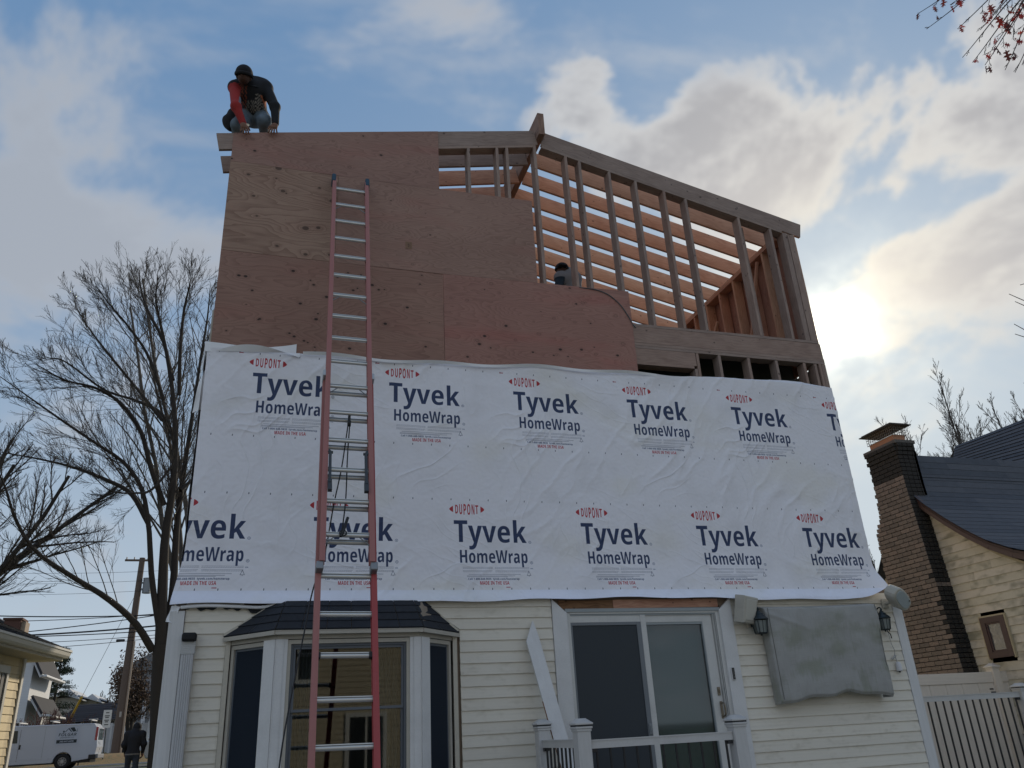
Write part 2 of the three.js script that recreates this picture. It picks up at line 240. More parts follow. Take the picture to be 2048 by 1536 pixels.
// ---------------------------------------------------------------- the house being raised
const house = thing('house', 'two storey house under construction with plywood gable, open rafters, white house wrap and cream siding', 'house');
const roofL = (x) => 9.2 - (3.92 - x) * .2135, roofR = (x) => 9.2 - (x - 3.92) * .2314;
const DEPTH = 8.6;                                        // front to back
{
  // enclosed lower storeys: walls, floors and the dark rooms behind the windows
  const drywall = mat([.42, .40, .37], .9), floorM = mat([.22, .15, .10], .8);
  part(house, 'foundation', box(-.02, 7.92, -.3, .45, -DEPTH, -.02), mat([.33, .32, .31], .95));
  part(house, 'floor', box(.02, 7.9, .45, .6, -DEPTH + .1, -.01), floorM);
  part(house, 'ceiling', box(.06, 7.86, 2.95, 3.15, -DEPTH + .1, -.06), drywall);
  part(house, 'side_wall', box(-.02, .1, .45, 5.98, -DEPTH, -.06), creamTrim);
  part(house, 'side_wall', box(7.82, 7.94, .45, 2.94, -DEPTH, -.06), creamTrim);
  part(house, 'side_wall', box(7.70, 7.815, 2.945, 5.95, -DEPTH, -.145), creamTrim);
  part(house, 'rear_wall', box(.1, 7.82, .45, 5.98, -DEPTH, -DEPTH + .12), creamTrim);
  // front wall of the ground floor round the bay and the door, and the sheathed storey behind the wrap
  const sheath = mat([.2, .15, .11], .9);
  for (const [a, b, c, d] of [[-.02, .44, .45, 2.95], [2.58, 3.78, .45, 2.95], [5.62, 7.94, .45, 2.95], [.44, 2.58, 2.54, 2.95], [.44, 2.58, .45, .82], [3.78, 5.62, 2.80, 2.95], [-.02, 7.80, 2.95, 5.50]]) part(house, 'front_wall', box(a, b, c, d, -.14, 0), sheath);
  // cream lap siding, one board after another
  const sidTex = texture(512, 128, (u, v) => { const g = noise3(u * 3, v * 26, 3) * .03 + noise3(u * 12, v * 60, 8) * .02, n = fbm(u * 5, v * 2.2, 6, 5), grime = sstep(.02, .45, n + .18 * noise3(u * 30, v * 14, 2)) * .08; const k = 1 - grime + g; return [k, k * (1 - grime * .05), k * (1 - grime * .22)]; });
  const sidMats = [0, 1, 2].map((i) => mat([[.70, .655, .565], [.68, .635, .545], [.715, .67, .575]][i], .55, { map: sidTex }));
  function lap(x0, x1, y0, y1, xt0 = x0, xt1 = x1) {
    const zb = .034, zt = .019, zk = .004, P = [], N = [], U = [], ou = R0(), ov = R0();
    const A = [[x0, y0, zb], [x1, y0, zb], [xt1, y1, zt], [xt0, y1, zt]], B = [[x0, y0, zk], [x1, y0, zk], [xt1, y1, zk], [xt0, y1, zk]];
    const q = (a, b, c, d) => { for (const v of [a, b, c, a, c, d]) { P.push(...v); U.push(v[0] / 1.8 + ou, v[1] / .5 + ov); } };
    q(A[0], A[1], A[2], A[3]); q(B[0], B[1], A[1], A[0]); q(B[1], B[2], A[2], A[1]); q(B[3], B[0], A[0], A[3]); q(A[3], A[2], B[2], B[3]);
    const g = new THREE.BufferGeometry(); g.setAttribute('position', new THREE.Float32BufferAttribute(P, 3)); g.setAttribute('uv', new THREE.Float32BufferAttribute(U, 2)); g.computeVertexNormals(); return g;
  }
  const EXP = .1083;
  for (let k = -1; k < 21; k++) {
    const y0 = 2.798 - EXP * k - EXP, y1 = Math.min(y0 + EXP + .012, 2.93), m = () => sidMats[Math.floor(R0() * 3)];
    // left of the bay, between bay and door, right of the door
    const lim = (y) => y > 2.56 ? .42 + (y - 2.56) / .29 * .44 : .415;
    if (y0 > 2.72) { part(house, 'siding_board', lap(.045, .55, y0, y1 - .03), sidMats[1]); }
    else part(house, 'siding_board', lap(.045, lim(y0), y0, y1, .045, Math.max(.3, lim(y1))), m());
    const rim = (y) => y > 2.60 ? 2.61 - (y - 2.60) / .26 * .38 : 2.62;
    part(house, 'siding_board', lap(rim(y0), 3.608, y0, y1, rim(y1), 3.608), m());
    part(house, 'siding_board', lap(5.752, 7.95, y0, y1), m());
  }
  // white corner boards and door casings
  part(house, 'corner_board', rbox(.105, 2.42, .05, .004, -.012, 1.575, .03), whiteTrim);
  part(house, 'corner_board', rbox(.13, 2.55, .05, .004, 8.02, 1.56, .012), whiteTrim);
  part(house, 'corner_board', rbox(.03, 2.45, .13, .004, -.075, 1.56, -.03), whiteTrim);
  part(house, 'corner_return', rbox(.03, 2.45, .14, .004, 8.075, 1.56, -.08), whiteTrim);
  part(house, 'door_casing', plate([[3.61, .6], [3.772, .6], [3.772, 2.725], [3.615, 2.868]], .012, .046, [], .003), whiteTrim);
  part(house, 'door_casing', plate([[5.588, .6], [5.748, .6], [5.742, 2.872], [5.588, 2.74]], .012, .046, [], .003), whiteTrim);
  plank(house, 'exposed_header', V3(3.70, 2.815, .004), V3(4.32, 2.815, .004), .085, .02, [mat(rgb(1, 1, 1), .85, { map: lumber(5, [.30, .16, .08], [.14, .07, .035]) })]);
  plank(house, 'exposed_header', V3(4.325, 2.818, .003), V3(5.60, 2.823, .003), .09, .02, [firMat[2]]);
  // fluted downspout with a dark open elbow
  const ds = sub(house, 'downspout', [.10, 0, .075]);
  part(ds, 'pipe', join([rbox(.105, 2.05, .06, .006, 0, 1.42, 0), ...[-.036, -.018, 0, .018, .036].map((x) => rbox(.011, 2.0, .012, .004, x, 1.40, .031))]), mat([.60, .61, .63], .45, { map: trimTex }));
  part(ds, 'sleeve', join([rbox(.118, .11, .07, .006, .002, 2.455, .002), ...[0, 1, 2, 3, 4, 5].map((i) => rbox(.121, .006, .074, .002, .002, 2.42 + i * .016, .002))]), mat([.50, .50, .49], .6));
  part(ds, 'elbow', rbox(.125, .075, .11, .022, .004, 2.545, .03, 4), mat([.004, .004, .005], .7));
}
// ---------------------------------------------------------------- bay window
{
  const bay = sub(house, 'bay_window', [0, 0, 0], 'three sided bay window under a dark shingled roof');
  const frameM = mat([.50, .47, .41], .5, { map: trimTex }), sashM = mat([.10, .115, .135], .45), scrM = new THREE.MeshPhysicalMaterial({ color: rgb(.05, .065, .09), roughness: .7, transmission: .6, thickness: 0, ior: 1.1 });
  const A = V3(.44, 0, .0), B = V3(.865, 0, .45), Cc = V3(2.125, 0, .45), D = V3(2.56, 0, 0), Y0 = .86, Y1 = 2.53;
  function side(a, b, o) {                               // one face of the bay between two plan points
    const L = a.distanceTo(b), X = b.clone().sub(a).normalize(), Z = X.clone().cross(V3(0, 1, 0)).normalize(); const M = new THREE.Matrix4().makeBasis(X, V3(0, 1, 0), Z).setPosition(a);
    const put = (name, g, m) => part(bay, name, g.applyMatrix4(M), m);
    const f0 = o.l, f1 = L - o.r, y0 = Y0 + .05, y1 = Y1 - .10, mid = 1.885;
    put('window_frame', join([box(f0 - .035, f0, y0, y1, -.05, .012), box(f1, f1 + .035, y0, y1, -.05, .012), box(f0 - .035, f1 + .035, y1, y1 + .035, -.05, .0125), box(f0 - .035, f1 + .035, y0 - .04, y0, -.05, .03)]), frameM);
    put('window_frame', join([box(f0 + .001, f0 + .02, y0, y1, -.06, -.008), box(f1 - .02, f1 - .001, y0, y1, -.06, -.008), box(f0 + .021, f1 - .021, y1 - .021, y1 - .001, -.06, -.008)]), sashM);
    for (const [ya, yb, z] of [[mid - .02, y1 - .022, -.02], [y0 + .002, mid + .015, -.042]]) {
      const w = o.sash;
      put('sash', join([box(f0 + .022, f0 + .022 + w, ya, yb, z - .02, z), box(f1 - .022 - w, f1 - .022, ya, yb, z - .02, z), box(f0 + .022 + w, f1 - .022 - w, yb - w, yb, z - .02, z - .0005), box(f0 + .022 + w, f1 - .022 - w, ya, ya + w, z - .02, z - .0005)]), sashM);
      put('pane', box(f0 + .022 + w, f1 - .022 - w, ya + w, yb - w, z - .013, z - .009), glassMat);
      if (o.grid) put('insect_screen', box(f0 + .021, f1 - .021, ya + .002, yb - .002, -.0075 - (z < -.03 ? .0005 : 0), -.0065 - (z < -.03 ? .0005 : 0)), scrM);
      if (o.grid) { const cx = (f0 + f1) / 2, cyy = (ya + yb) / 2, gm = mat([.20, .22, .25], .5); put('muntin', box(cx - .006, cx + .006, ya + w, yb - w, z - .022, z - .015), gm); put('muntin', box(f0 + .022 + w, f1 - .022 - w, cyy - .006, cyy + .006, z - .024, z - .016), gm); }
    }
    put('apron', box(.0, L, .45, Y0, -.04, .0), mat([.57, .52, .42], .6));
    put('head_trim', box(-.01, L + .01, Y1 - .058, Y1, -.05, .018), frameM);
  }
  side(A, B, { l: .09, r: .13, sash: .035, grid: true });
  side(B, Cc, { l: .115, r: .115, sash: .022, grid: false });
  side(Cc, D, { l: .10, r: .11, sash: .035, grid: true });
  // corner posts faced with folded white trim
  for (const [P, r] of [[B, -1], [Cc, 1]]) {
    const n = 5; for (let i = 0; i < n; i++) { }
    part(bay, 'post', join([box(P.x - (r < 0 ? .02 : .085), P.x + (r < 0 ? .085 : .02), Y0, Y1 - .06, .395, .472), box(P.x - (r < 0 ? .008 : .05), P.x + (r < 0 ? .05 : .008), Y0, Y1 - .06, .472, .48)]), whiteTrim);
    const a = P.clone().add(V3(r * .052, 0, -.045)); const g = box(-.065, .065, Y0, Y1 - .06, -.03, .03); g.rotateY(r * Math.PI / 4 * .98); g.translate(a.x, 0, a.z); part(bay, 'post', g, whiteTrim);
  }
  for (const [P, s] of [[A, 1], [D, -1]]) part(bay, 'jamb', box(P.x - (s > 0 ? .022 : .02), P.x + (s > 0 ? .02 : .022), .6, 2.545, .0, .062), creamTrim);
  // inside of the bay: sill board, dark room, pale curtain edges
  part(bay, 'seat_board', plate([[.45, -.0], [.86, .42], [2.13, .42], [2.55, 0]], Y0 - .02, Y0 + .02).rotateX(-Math.PI / 2).scale(1, 1, -1), mat([.3, .26, .2], .7));
  const curtain = mat([.30, .28, .24], .95);
  for (const [x0, x1] of [[1.02, 1.22], [1.78, 1.98]]) part(bay, 'curtain', sheet(40, 4, (s, t) => V3(mix(x0, x1, s), mix(.95, 2.40, t), .26 + .022 * Math.sin(s * 38) + .01 * Math.sin(s * 17)), null, .003), curtain);
  // hipped shingle roof in courses
  const shTex = texture(256, 64, (u, v) => { const k = .018 + .010 * noise3(u * 90, v * 40, 3) + .006 * fbm(u * 8, v * 3, 5, 3); return toS([k * .8, k * .98, k * 1.35]); });
  const shM = [mat(rgb(1, 1, 1), .9, { map: shTex }), mat(rgb(.82, .84, .88), .9, { map: shTex }), mat(rgb(1.0, 1.04, 1.1), .9, { map: shTex })];
  const E = [V3(.395, 2.545, .048), V3(.835, 2.545, .535), V3(2.155, 2.545, .535), V3(2.605, 2.545, .048)], T = [V3(.86, 2.875, .065), V3(.93, 2.875, .075), V3(2.14, 2.875, .075), V3(2.235, 2.875, .065)];
  part(bay, 'roof_deck', (() => { const P = []; const q = (a, b, c, d) => { for (const v of [a, b, c, a, c, d]) P.push(v.x, v.y - .012, v.z); }; for (let i = 0; i < 3; i++) q(E[i], E[i + 1], T[i + 1], T[i]); q(E[0], E[3], E[2], E[1]); const g = new THREE.BufferGeometry(); g.setAttribute('position', new THREE.Float32BufferAttribute(P, 3)); g.computeVertexNormals(); return g; })(), mat([.25, .2, .15], .9));
  const rows = 4;
  for (let f = 0; f < 3; f++) for (let r = 0; r < rows; r++) {
    const t0 = r / rows, t1 = Math.min(1, (r + 1.06) / rows), cols = f === 1 ? 6 : 2;
    for (let c = 0; c < cols; c++) {
      const s0 = (c + (f === 1 ? (r % 2 ? .0 : .0) : 0)) / cols + .002, s1 = (c + 1) / cols - .002;
      const at = (s, t) => E[f].clone().lerp(E[f + 1], s).lerp(T[f].clone().lerp(T[f + 1], s), t);
      const n = E[f + 1].clone().sub(E[f]).cross(T[f].clone().sub(E[f])).normalize();
      const th = .009 + .003 * R0(), p = [at(s0, t0).addScaledVector(n, th), at(s1, t0).addScaledVector(n, th), at(s1, t1).addScaledVector(n, .002), at(s0, t1).addScaledVector(n, .002), at(s0, t0).addScaledVector(n, -.004), at(s1, t0).addScaledVector(n, -.004)];
      const P = [], U = []; const q = (a, b, c2, d) => { for (const v of [a, b, c2, a, c2, d]) { P.push(v.x, v.y, v.z); U.push(v.x * 1.3 + r * .37, v.y * 4 + c * .21); } }; q(p[0], p[1], p[2], p[3]); q(p[4], p[5], p[1], p[0]);
      const g = new THREE.BufferGeometry(); g.setAttribute('position', new THREE.Float32BufferAttribute(P, 3)); g.setAttribute('uv', new THREE.Float32BufferAttribute(U, 2)); g.computeVertexNormals(); part(bay, 'shingle', g, shM[Math.floor(R0() * 3)]);
    }
  }
  part(bay, 'fascia', join([bar(E[0].clone().add(V3(.0, -.022, -.0)), E[1].clone().add(V3(0, -.022, -.012)), .036, .02), bar(E[1].clone().add(V3(.0, -.022, -.012)), E[2].clone().add(V3(0, -.022, -.012)), .036, .02), bar(E[2].clone().add(V3(0, -.022, -.012)), E[3].clone().add(V3(0, -.022, 0)), .036, .02)]), frameM);
  part(bay, 'roof_flashing', bar(V3(.40, 2.56, .045), V3(.875, 2.87, .045), .032, .03), creamTrim);
  part(bay, 'roof_flashing', bar(V3(2.60, 2.56, .045), V3(2.232, 2.87, .045), .030, .03), creamTrim);
}
// ---------------------------------------------------------------- sliding door
{
  const door = sub(house, 'sliding_door', [0, 0, 0], 'white framed sliding glass door with a dark screen on one side');
  const wt = mat([.66, .665, .655], .4, { map: trimTex }), gr = mat([.16, .175, .19], .5), seal = mat([.30, .33, .34], .5);
  part(door, 'frame', join([box(3.775, 3.815, .6, 2.76, -.10, .02), box(5.545, 5.585, .6, 2.76, -.10, .02), box(3.815, 5.545, 2.715, 2.76, -.10, .022), box(3.815, 5.545, .6, .64, -.10, .03)]), wt);
  part(door, 'frame', join([box(3.76, 5.60, 2.735, 2.77, .022, .036), box(3.815, 5.545, 2.70, 2.714, -.03, .012)]), seal);
  // fixed screen side
  part(door, 'screen_frame', join([box(3.79, 3.835, .64, 2.63, .001, .018), box(4.575, 4.625, .64, 2.63, .001, .018), box(3.835, 4.575, 2.60, 2.63, .001, .0175), box(3.835, 4.575, .64, .70, .001, .0175)]), gr);
  part(door, 'top_rail', box(3.815, 4.66, 2.632, 2.70, -.02, .006), wt);
  const scr = new THREE.MeshPhysicalMaterial({ color: rgb(.085, .10, .115), roughness: .5, transmission: .5, thickness: 0, ior: 1.3 });
  part(door, 'insect_screen', box(3.835, 4.575, .70, 2.60, .006, .008), scr);
  part(door, 'pane', box(3.86, 4.60, .70, 2.60, -.034, -.028), glassMat);
  part(door, 'panel_frame', join([box(3.816, 3.86, .64, 2.63, -.05, -.015), box(4.60, 4.66, .64, 2.63, -.05, -.015)]), gr);
  part(door, 'screen_pull', join([rbox(.03, .10, .012, .005, 4.60, 1.57, .026), rbox(.012, .06, .016, .004, 4.60, 1.57, .036)]), mat([.22, .24, .25], .4));
  // moving panel
  part(door, 'panel_frame', join([box(4.628, 4.690, .64, 2.70, -.07, .012), box(5.385, 5.50, .64, 2.70, -.07, -.005), box(4.690, 5.385, 2.625, 2.70, -.07, -.006), box(4.690, 5.385, .64, .74, -.07, -.006)]), wt);
  part(door, 'panel_seal', join([box(4.690, 4.70, .74, 2.625, -.05, -.012), box(5.376, 5.385, .74, 2.625, -.05, -.012), box(4.70, 5.376, 2.600, 2.625, -.05, -.012)]), seal);
  part(door, 'pane', box(4.70, 5.376, .74, 2.60, -.042, -.036), glassMat);
  part(door, 'blind', sheet(4, 120, (s, t) => V3(mix(4.69, 5.39, s), mix(.72, 2.60, t), -.10 + .006 * Math.abs(((t * 60) % 1) - .5)), null, .002), mat([.42, .47, .45], .85));
  part(door, 'track', join([box(5.508, 5.514, .64, 2.70, -.05, .022), box(5.528, 5.534, .64, 2.70, -.05, .022)]), wt);
  const brass = mat([.20, .17, .13], .35, { metalness: .7 });
  part(door, 'lock', join([rbox(.034, .085, .014, .006, 5.462, 1.90, .002), rbox(.012, .036, .018, .004, 5.464, 1.90, .012)]), brass);
  const h = part(door, 'handle', join([rbox(.03, .17, .010, .005, 5.468, 1.715, .002), tube([V3(5.468, 1.785, .004), V3(5.475, 1.775, .045), V3(5.479, 1.72, .055), V3(5.475, 1.66, .045), V3(5.468, 1.65, .004)], .009, 8)]), brass);
}
// ---------------------------------------------------------------- open framing above
{
  const rim = -.038;
  // plywood sheathing sheets, each with its own veneer
  const P = (seed, l, d, o) => mat(rgb(1, 1, 1), .78, { map: plywood(seed, l, d, o) });
  function ply(pts, m, x0, y0, z = 0, label, flip) { const g = plate(pts, z, z + .012); const p = g.attributes.position, uv = g.attributes.uv; for (let i = 0; i < p.count; i++) { let u = (p.getX(i) - x0) / 2.52, v = (p.getY(i) - y0) / 1.24; if (flip) u = 1 - u; uv.setXY(i, u, v); } return part(house, 'plywood_sheet', g, m, label); }
  const redL = [.36, .19, .15], redD = [.24, .118, .092];
  ply([[.004, 7.945], [2.506, 7.952], [2.503, roofL(2.503) - .006], [.002, roofL(.002) - .006]], P(3, [.335, .20, .158], [.225, .125, .098], { knots: 34, plug: .5, size: .011, red: .7, freq: 1.2 }), 0, 7.78);
  ply([[.004, 6.711], [1.2475, 6.711], [1.2485, 7.943], [.002, 7.943]], P(8, [.365, .24, .175], [.235, .14, .10], { knots: 19, plug: .1, size: .024, red: .25, freq: .75, grain: 1.7, knotTone: .42 }), -.1, 6.71, .0015, 'pale plywood sheet with large knots');
  const stamp = plywood(14, [.345, .212, .165], [.225, .128, .097], { knots: 5, plug: .2, size: .010, red: .6, freq: 1.5 });
  ply([[1.250, 6.7105], [2.531, 6.718], [3.738, 6.744], [3.741, 7.985], [1.253, 7.945]], mat(rgb(1, 1, 1), .78, { map: stamp }), 1.25, 6.725);
  ply([[.002, 5.40], [2.530, 5.40], [2.528, 6.7085], [.004, 6.7085]], P(21, [.325, .188, .142], [.21, .112, .084], { knots: 40, plug: .0, size: .013, red: .45, freq: 1.1 }), 0, 5.46);
  ply([[2.534, 5.40], [4.978, 5.40], [4.984, 6.768], [2.532, 6.716]], P(29, redL, redD, { knots: 42, plug: .62, size: .013, red: .9, freq: 1.3 }), 2.53, 5.47, 0, 'reddish plywood sheet with many plugs');
  // printed grade stamp on one sheet
  const st = canvasTexture(128, 128, (c) => { c.fillStyle = 'rgb(150,126,106)'; c.fillRect(0, 0, 128, 128); c.save(); c.translate(64, 64); c.rotate(Math.PI / 2); c.fillStyle = 'rgb(58,44,40)'; c.font = 'bold 34px sans-serif'; c.textAlign = 'center'; c.fillText('APA', 0, 10); c.font = '11px sans-serif'; c.fillText('RATED SHEATHING', 0, -30); c.fillText('32/16   15/32', 0, 30); c.restore(); });
  const pc = onZ(817, 492); part(house, 'grade_stamp', new THREE.PlaneGeometry(.08, .10).translate(pc.x, pc.y, .0155), mat(rgb(.75, .66, .62), .85, { map: st }));
  // attic floor and second floor edge
  part(house, 'attic_floor', box(.14, 7.7, 6.235, 6.255, -DEPTH + .1, -.16, 2, 2), mat([.42, .27, .17], .85));
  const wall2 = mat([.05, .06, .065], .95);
  part(house, 'second_floor', box(.1, 7.82, 3.16, 3.2, -DEPTH + .12, -.14), mat([.10, .08, .06], .9));
  part(house, 'partition', box(4.6, 7.8, 3.2, 6.2, -.62, -.58), wall2);  // near-black sheet standing in for the darkness of the room behind the studs
  plank(house, 'sole_plate', V3(4.985, 6.288, -.068), V3(7.80, 6.302, -.068), .036, .14);
  plank(house, 'sole_plate', V3(.02, 6.288, -.068), V3(4.98, 6.288, -.068), .036, .14);
  plank(house, 'rim_board', V3(4.985, 6.155, -.019), V3(7.815, 6.165, -.019), .228, .038);
  plank(house, 'rim_board', V3(.02, 6.155, -.019), V3(4.98, 6.155, -.019), .228, .038);
  plank(house, 'top_plate', V3(4.985, 6.018, -.068), V3(7.82, 6.030, -.068), .037, .14);
  plank(house, 'top_plate', V3(4.985, 5.978, -.067), V3(7.82, 5.990, -.067), .037, .138);
  plank(house, 'window_header', V3(4.985, 5.866, -.019), V3(5.83, 5.868, -.019), .185, .038);
  plank(house, 'window_header', V3(4.985, 5.866, -.10), V3(5.83, 5.868, -.10), .185, .038);
  plank(house, 'header_sill', V3(4.985, 5.752, -.068), V3(5.79, 5.755, -.068), .037, .14);
  const vstud = (x, y0, y1, z = -.068, w = .038, d = .14, nm = 'stud', mats = woodMat) => plank(house, nm, V3(x, y0, z), V3(x, y1, z), w, d, mats, V3(1, 0, 0));
  vstud(5.812, 5.45, 5.733); vstud(5.858, 5.45, 5.958);
  for (const u of [1443, 1501, 1556, 1611]) { const q = onZ(u, 740); vstud(q.x, 5.45, 5.962); }
  vstud(7.66, 5.45, 5.965); vstud(7.73, 5.45, 5.965, -.06); vstud(7.79, 5.45, 5.965, -.067, .06);
  // gable rafters with a plate under them, studs between
  const topAt = (x) => x < 3.92 ? roofL(x) : roofR(x);
  const sl = Math.hypot(1, .2135), sr = Math.hypot(1, .2314), RH = .235;
  const rafter = (side, z, mats, nm = 'rafter', x0 = -.17, x1 = 7.93) => {
    const s = side < 0 ? sl : sr, o = RH / 2 * s;
    return side < 0 ? plank(house, nm, V3(x0, roofL(x0) - o, z), V3(3.872, roofL(3.872) - o, z), RH, .038, mats) : plank(house, nm, V3(3.968, roofR(3.968) - o, z), V3(x1, roofR(x1) - o, z), RH, .038, mats);
  };
  rafter(-1, -.019, woodMat, 'gable_rafter', -.165); rafter(1, -.019, woodMat, 'gable_rafter', 7.87);
  const po = RH * sr + .021;
  plank(house, 'gable_plate', V3(.05, roofL(.05) - po, -.07), V3(3.83, roofL(3.83) - po, -.07), .037, .14);
  plank(house, 'gable_plate', V3(3.95, roofR(3.95) - po, -.07), V3(7.60, roofR(7.60) - po, -.07), .037, .14);
  const studs = [.08, .42, .83, 1.24, 1.65, 2.06, 2.47, 2.91, 3.305, 3.445, 4.29, 4.49, 4.925, 5.315, 5.745, 6.075, 6.895, 7.40];
  for (const x of studs) vstud(x, 6.307, topAt(x) - RH * sr - .045 + (x < 3.9 ? .003 : 0));
  vstud(3.845, 6.307, 8.95, -.068, .04); vstud(7.05, 6.307, topAt(7.05) - RH * sr - .045, -.24); vstud(7.64, 6.32, topAt(7.64) - RH * sr - .02, -.075, .075); vstud(7.735, 6.32, topAt(7.735) - RH * sr - .02, -.068, .1);
  part(house, 'corner_sheathing', box(7.787, 7.80, 5.45, 8.12, -.15, -.001), firMat[0]);
  plank(house, 'ridge_beam', V3(3.92, 9.215, .13), V3(3.92, 9.215, -DEPTH - .1), .36, .088, [mat(rgb(1, 1, 1), .85, { map: lumber(91, [.30, .19, .14], [.18, .105, .078], 5) })]);
  for (let k = 1; k < 21; k++) { const z = -.03 - k * .413; rafter(-1, z, k === 1 ? woodMat : firMat, 'rafter', k === 1 ? -.13 : .02); rafter(1, z, firMat, 'rafter', 7.90); }
  // side walls of the attic: studs, plates, sheathing
  for (const [xa, xs, xo] of [[7.645, 7.745, 7.74], [.10, .006, .004]]) {
    const right = xa > 4, top = right ? roofR(7.56) - RH * sr : roofL(.2) - RH * sl;
    plank(house, 'wall_plate', V3(xa, top - .02, -.15), V3(xa, top - .02, -DEPTH), .038, .16, firMat); plank(house, 'wall_plate', V3(xa, top - .06, -.15), V3(xa, top - .06, -DEPTH), .038, .16, firMat);
    plank(house, 'sole_plate', V3(xa, 6.275, -.15), V3(xa, 6.275, -DEPTH), .038, .16, firMat);
    for (let k = 1; k < 21; k++) plank(house, 'wall_stud', V3(xa, 6.295, -.1 - k * .413), V3(xa, top - .08, -.1 - k * .413), .038, .155, firMat, V3(0, 0, 1));
    for (let k = 0; k < 4; k++) part(house, 'plywood_sheet', box(xs, xs + .012, 6.0, top - .001, -.14 - (k + 1) * 2.1 + .004, -.14 - k * 2.1, 2.4, 1.2, R0(), R0()), mat(rgb(1.15, .95, .85), .8, { map: stamp }));
  }
  plank(house, 'wall_brace', V3(7.55, 6.32, -1.35), V3(7.55, 7.95, -.62), .036, .036, firMat, V3(1, 0, 0)); plank(house, 'wall_brace', V3(7.56, 6.35, -3.0), V3(7.56, 7.6, -1.9), .036, .036, firMat, V3(1, 0, 0));
  plank(house, 'post', V3(3.92, 6.26, -4.2), V3(3.92, 9.03, -4.2), .09, .09, firMat, V3(1, 0, 0));
  // rear gable frame
  plank(house, 'sole_plate', V3(.2, 6.275, -DEPTH + .07), V3(7.55, 6.275, -DEPTH + .07), .038, .14, firMat);
  for (let x = .4; x < 7.5; x += .41) plank(house, 'stud', V3(x, 6.295, -DEPTH + .07), V3(x, topAt(x) - RH * sr, -DEPTH + .07), .038, .14, firMat, V3(1, 0, 0));
  part(house, 'plywood_sheet', plate([[.05, 6.0], [7.74, 6.0], [7.74, roofR(7.74) - .3], [3.92, 8.9], [.05, roofL(.05) - .3]], -DEPTH - .012, -DEPTH), mat([.40, .25, .16], .85));
}
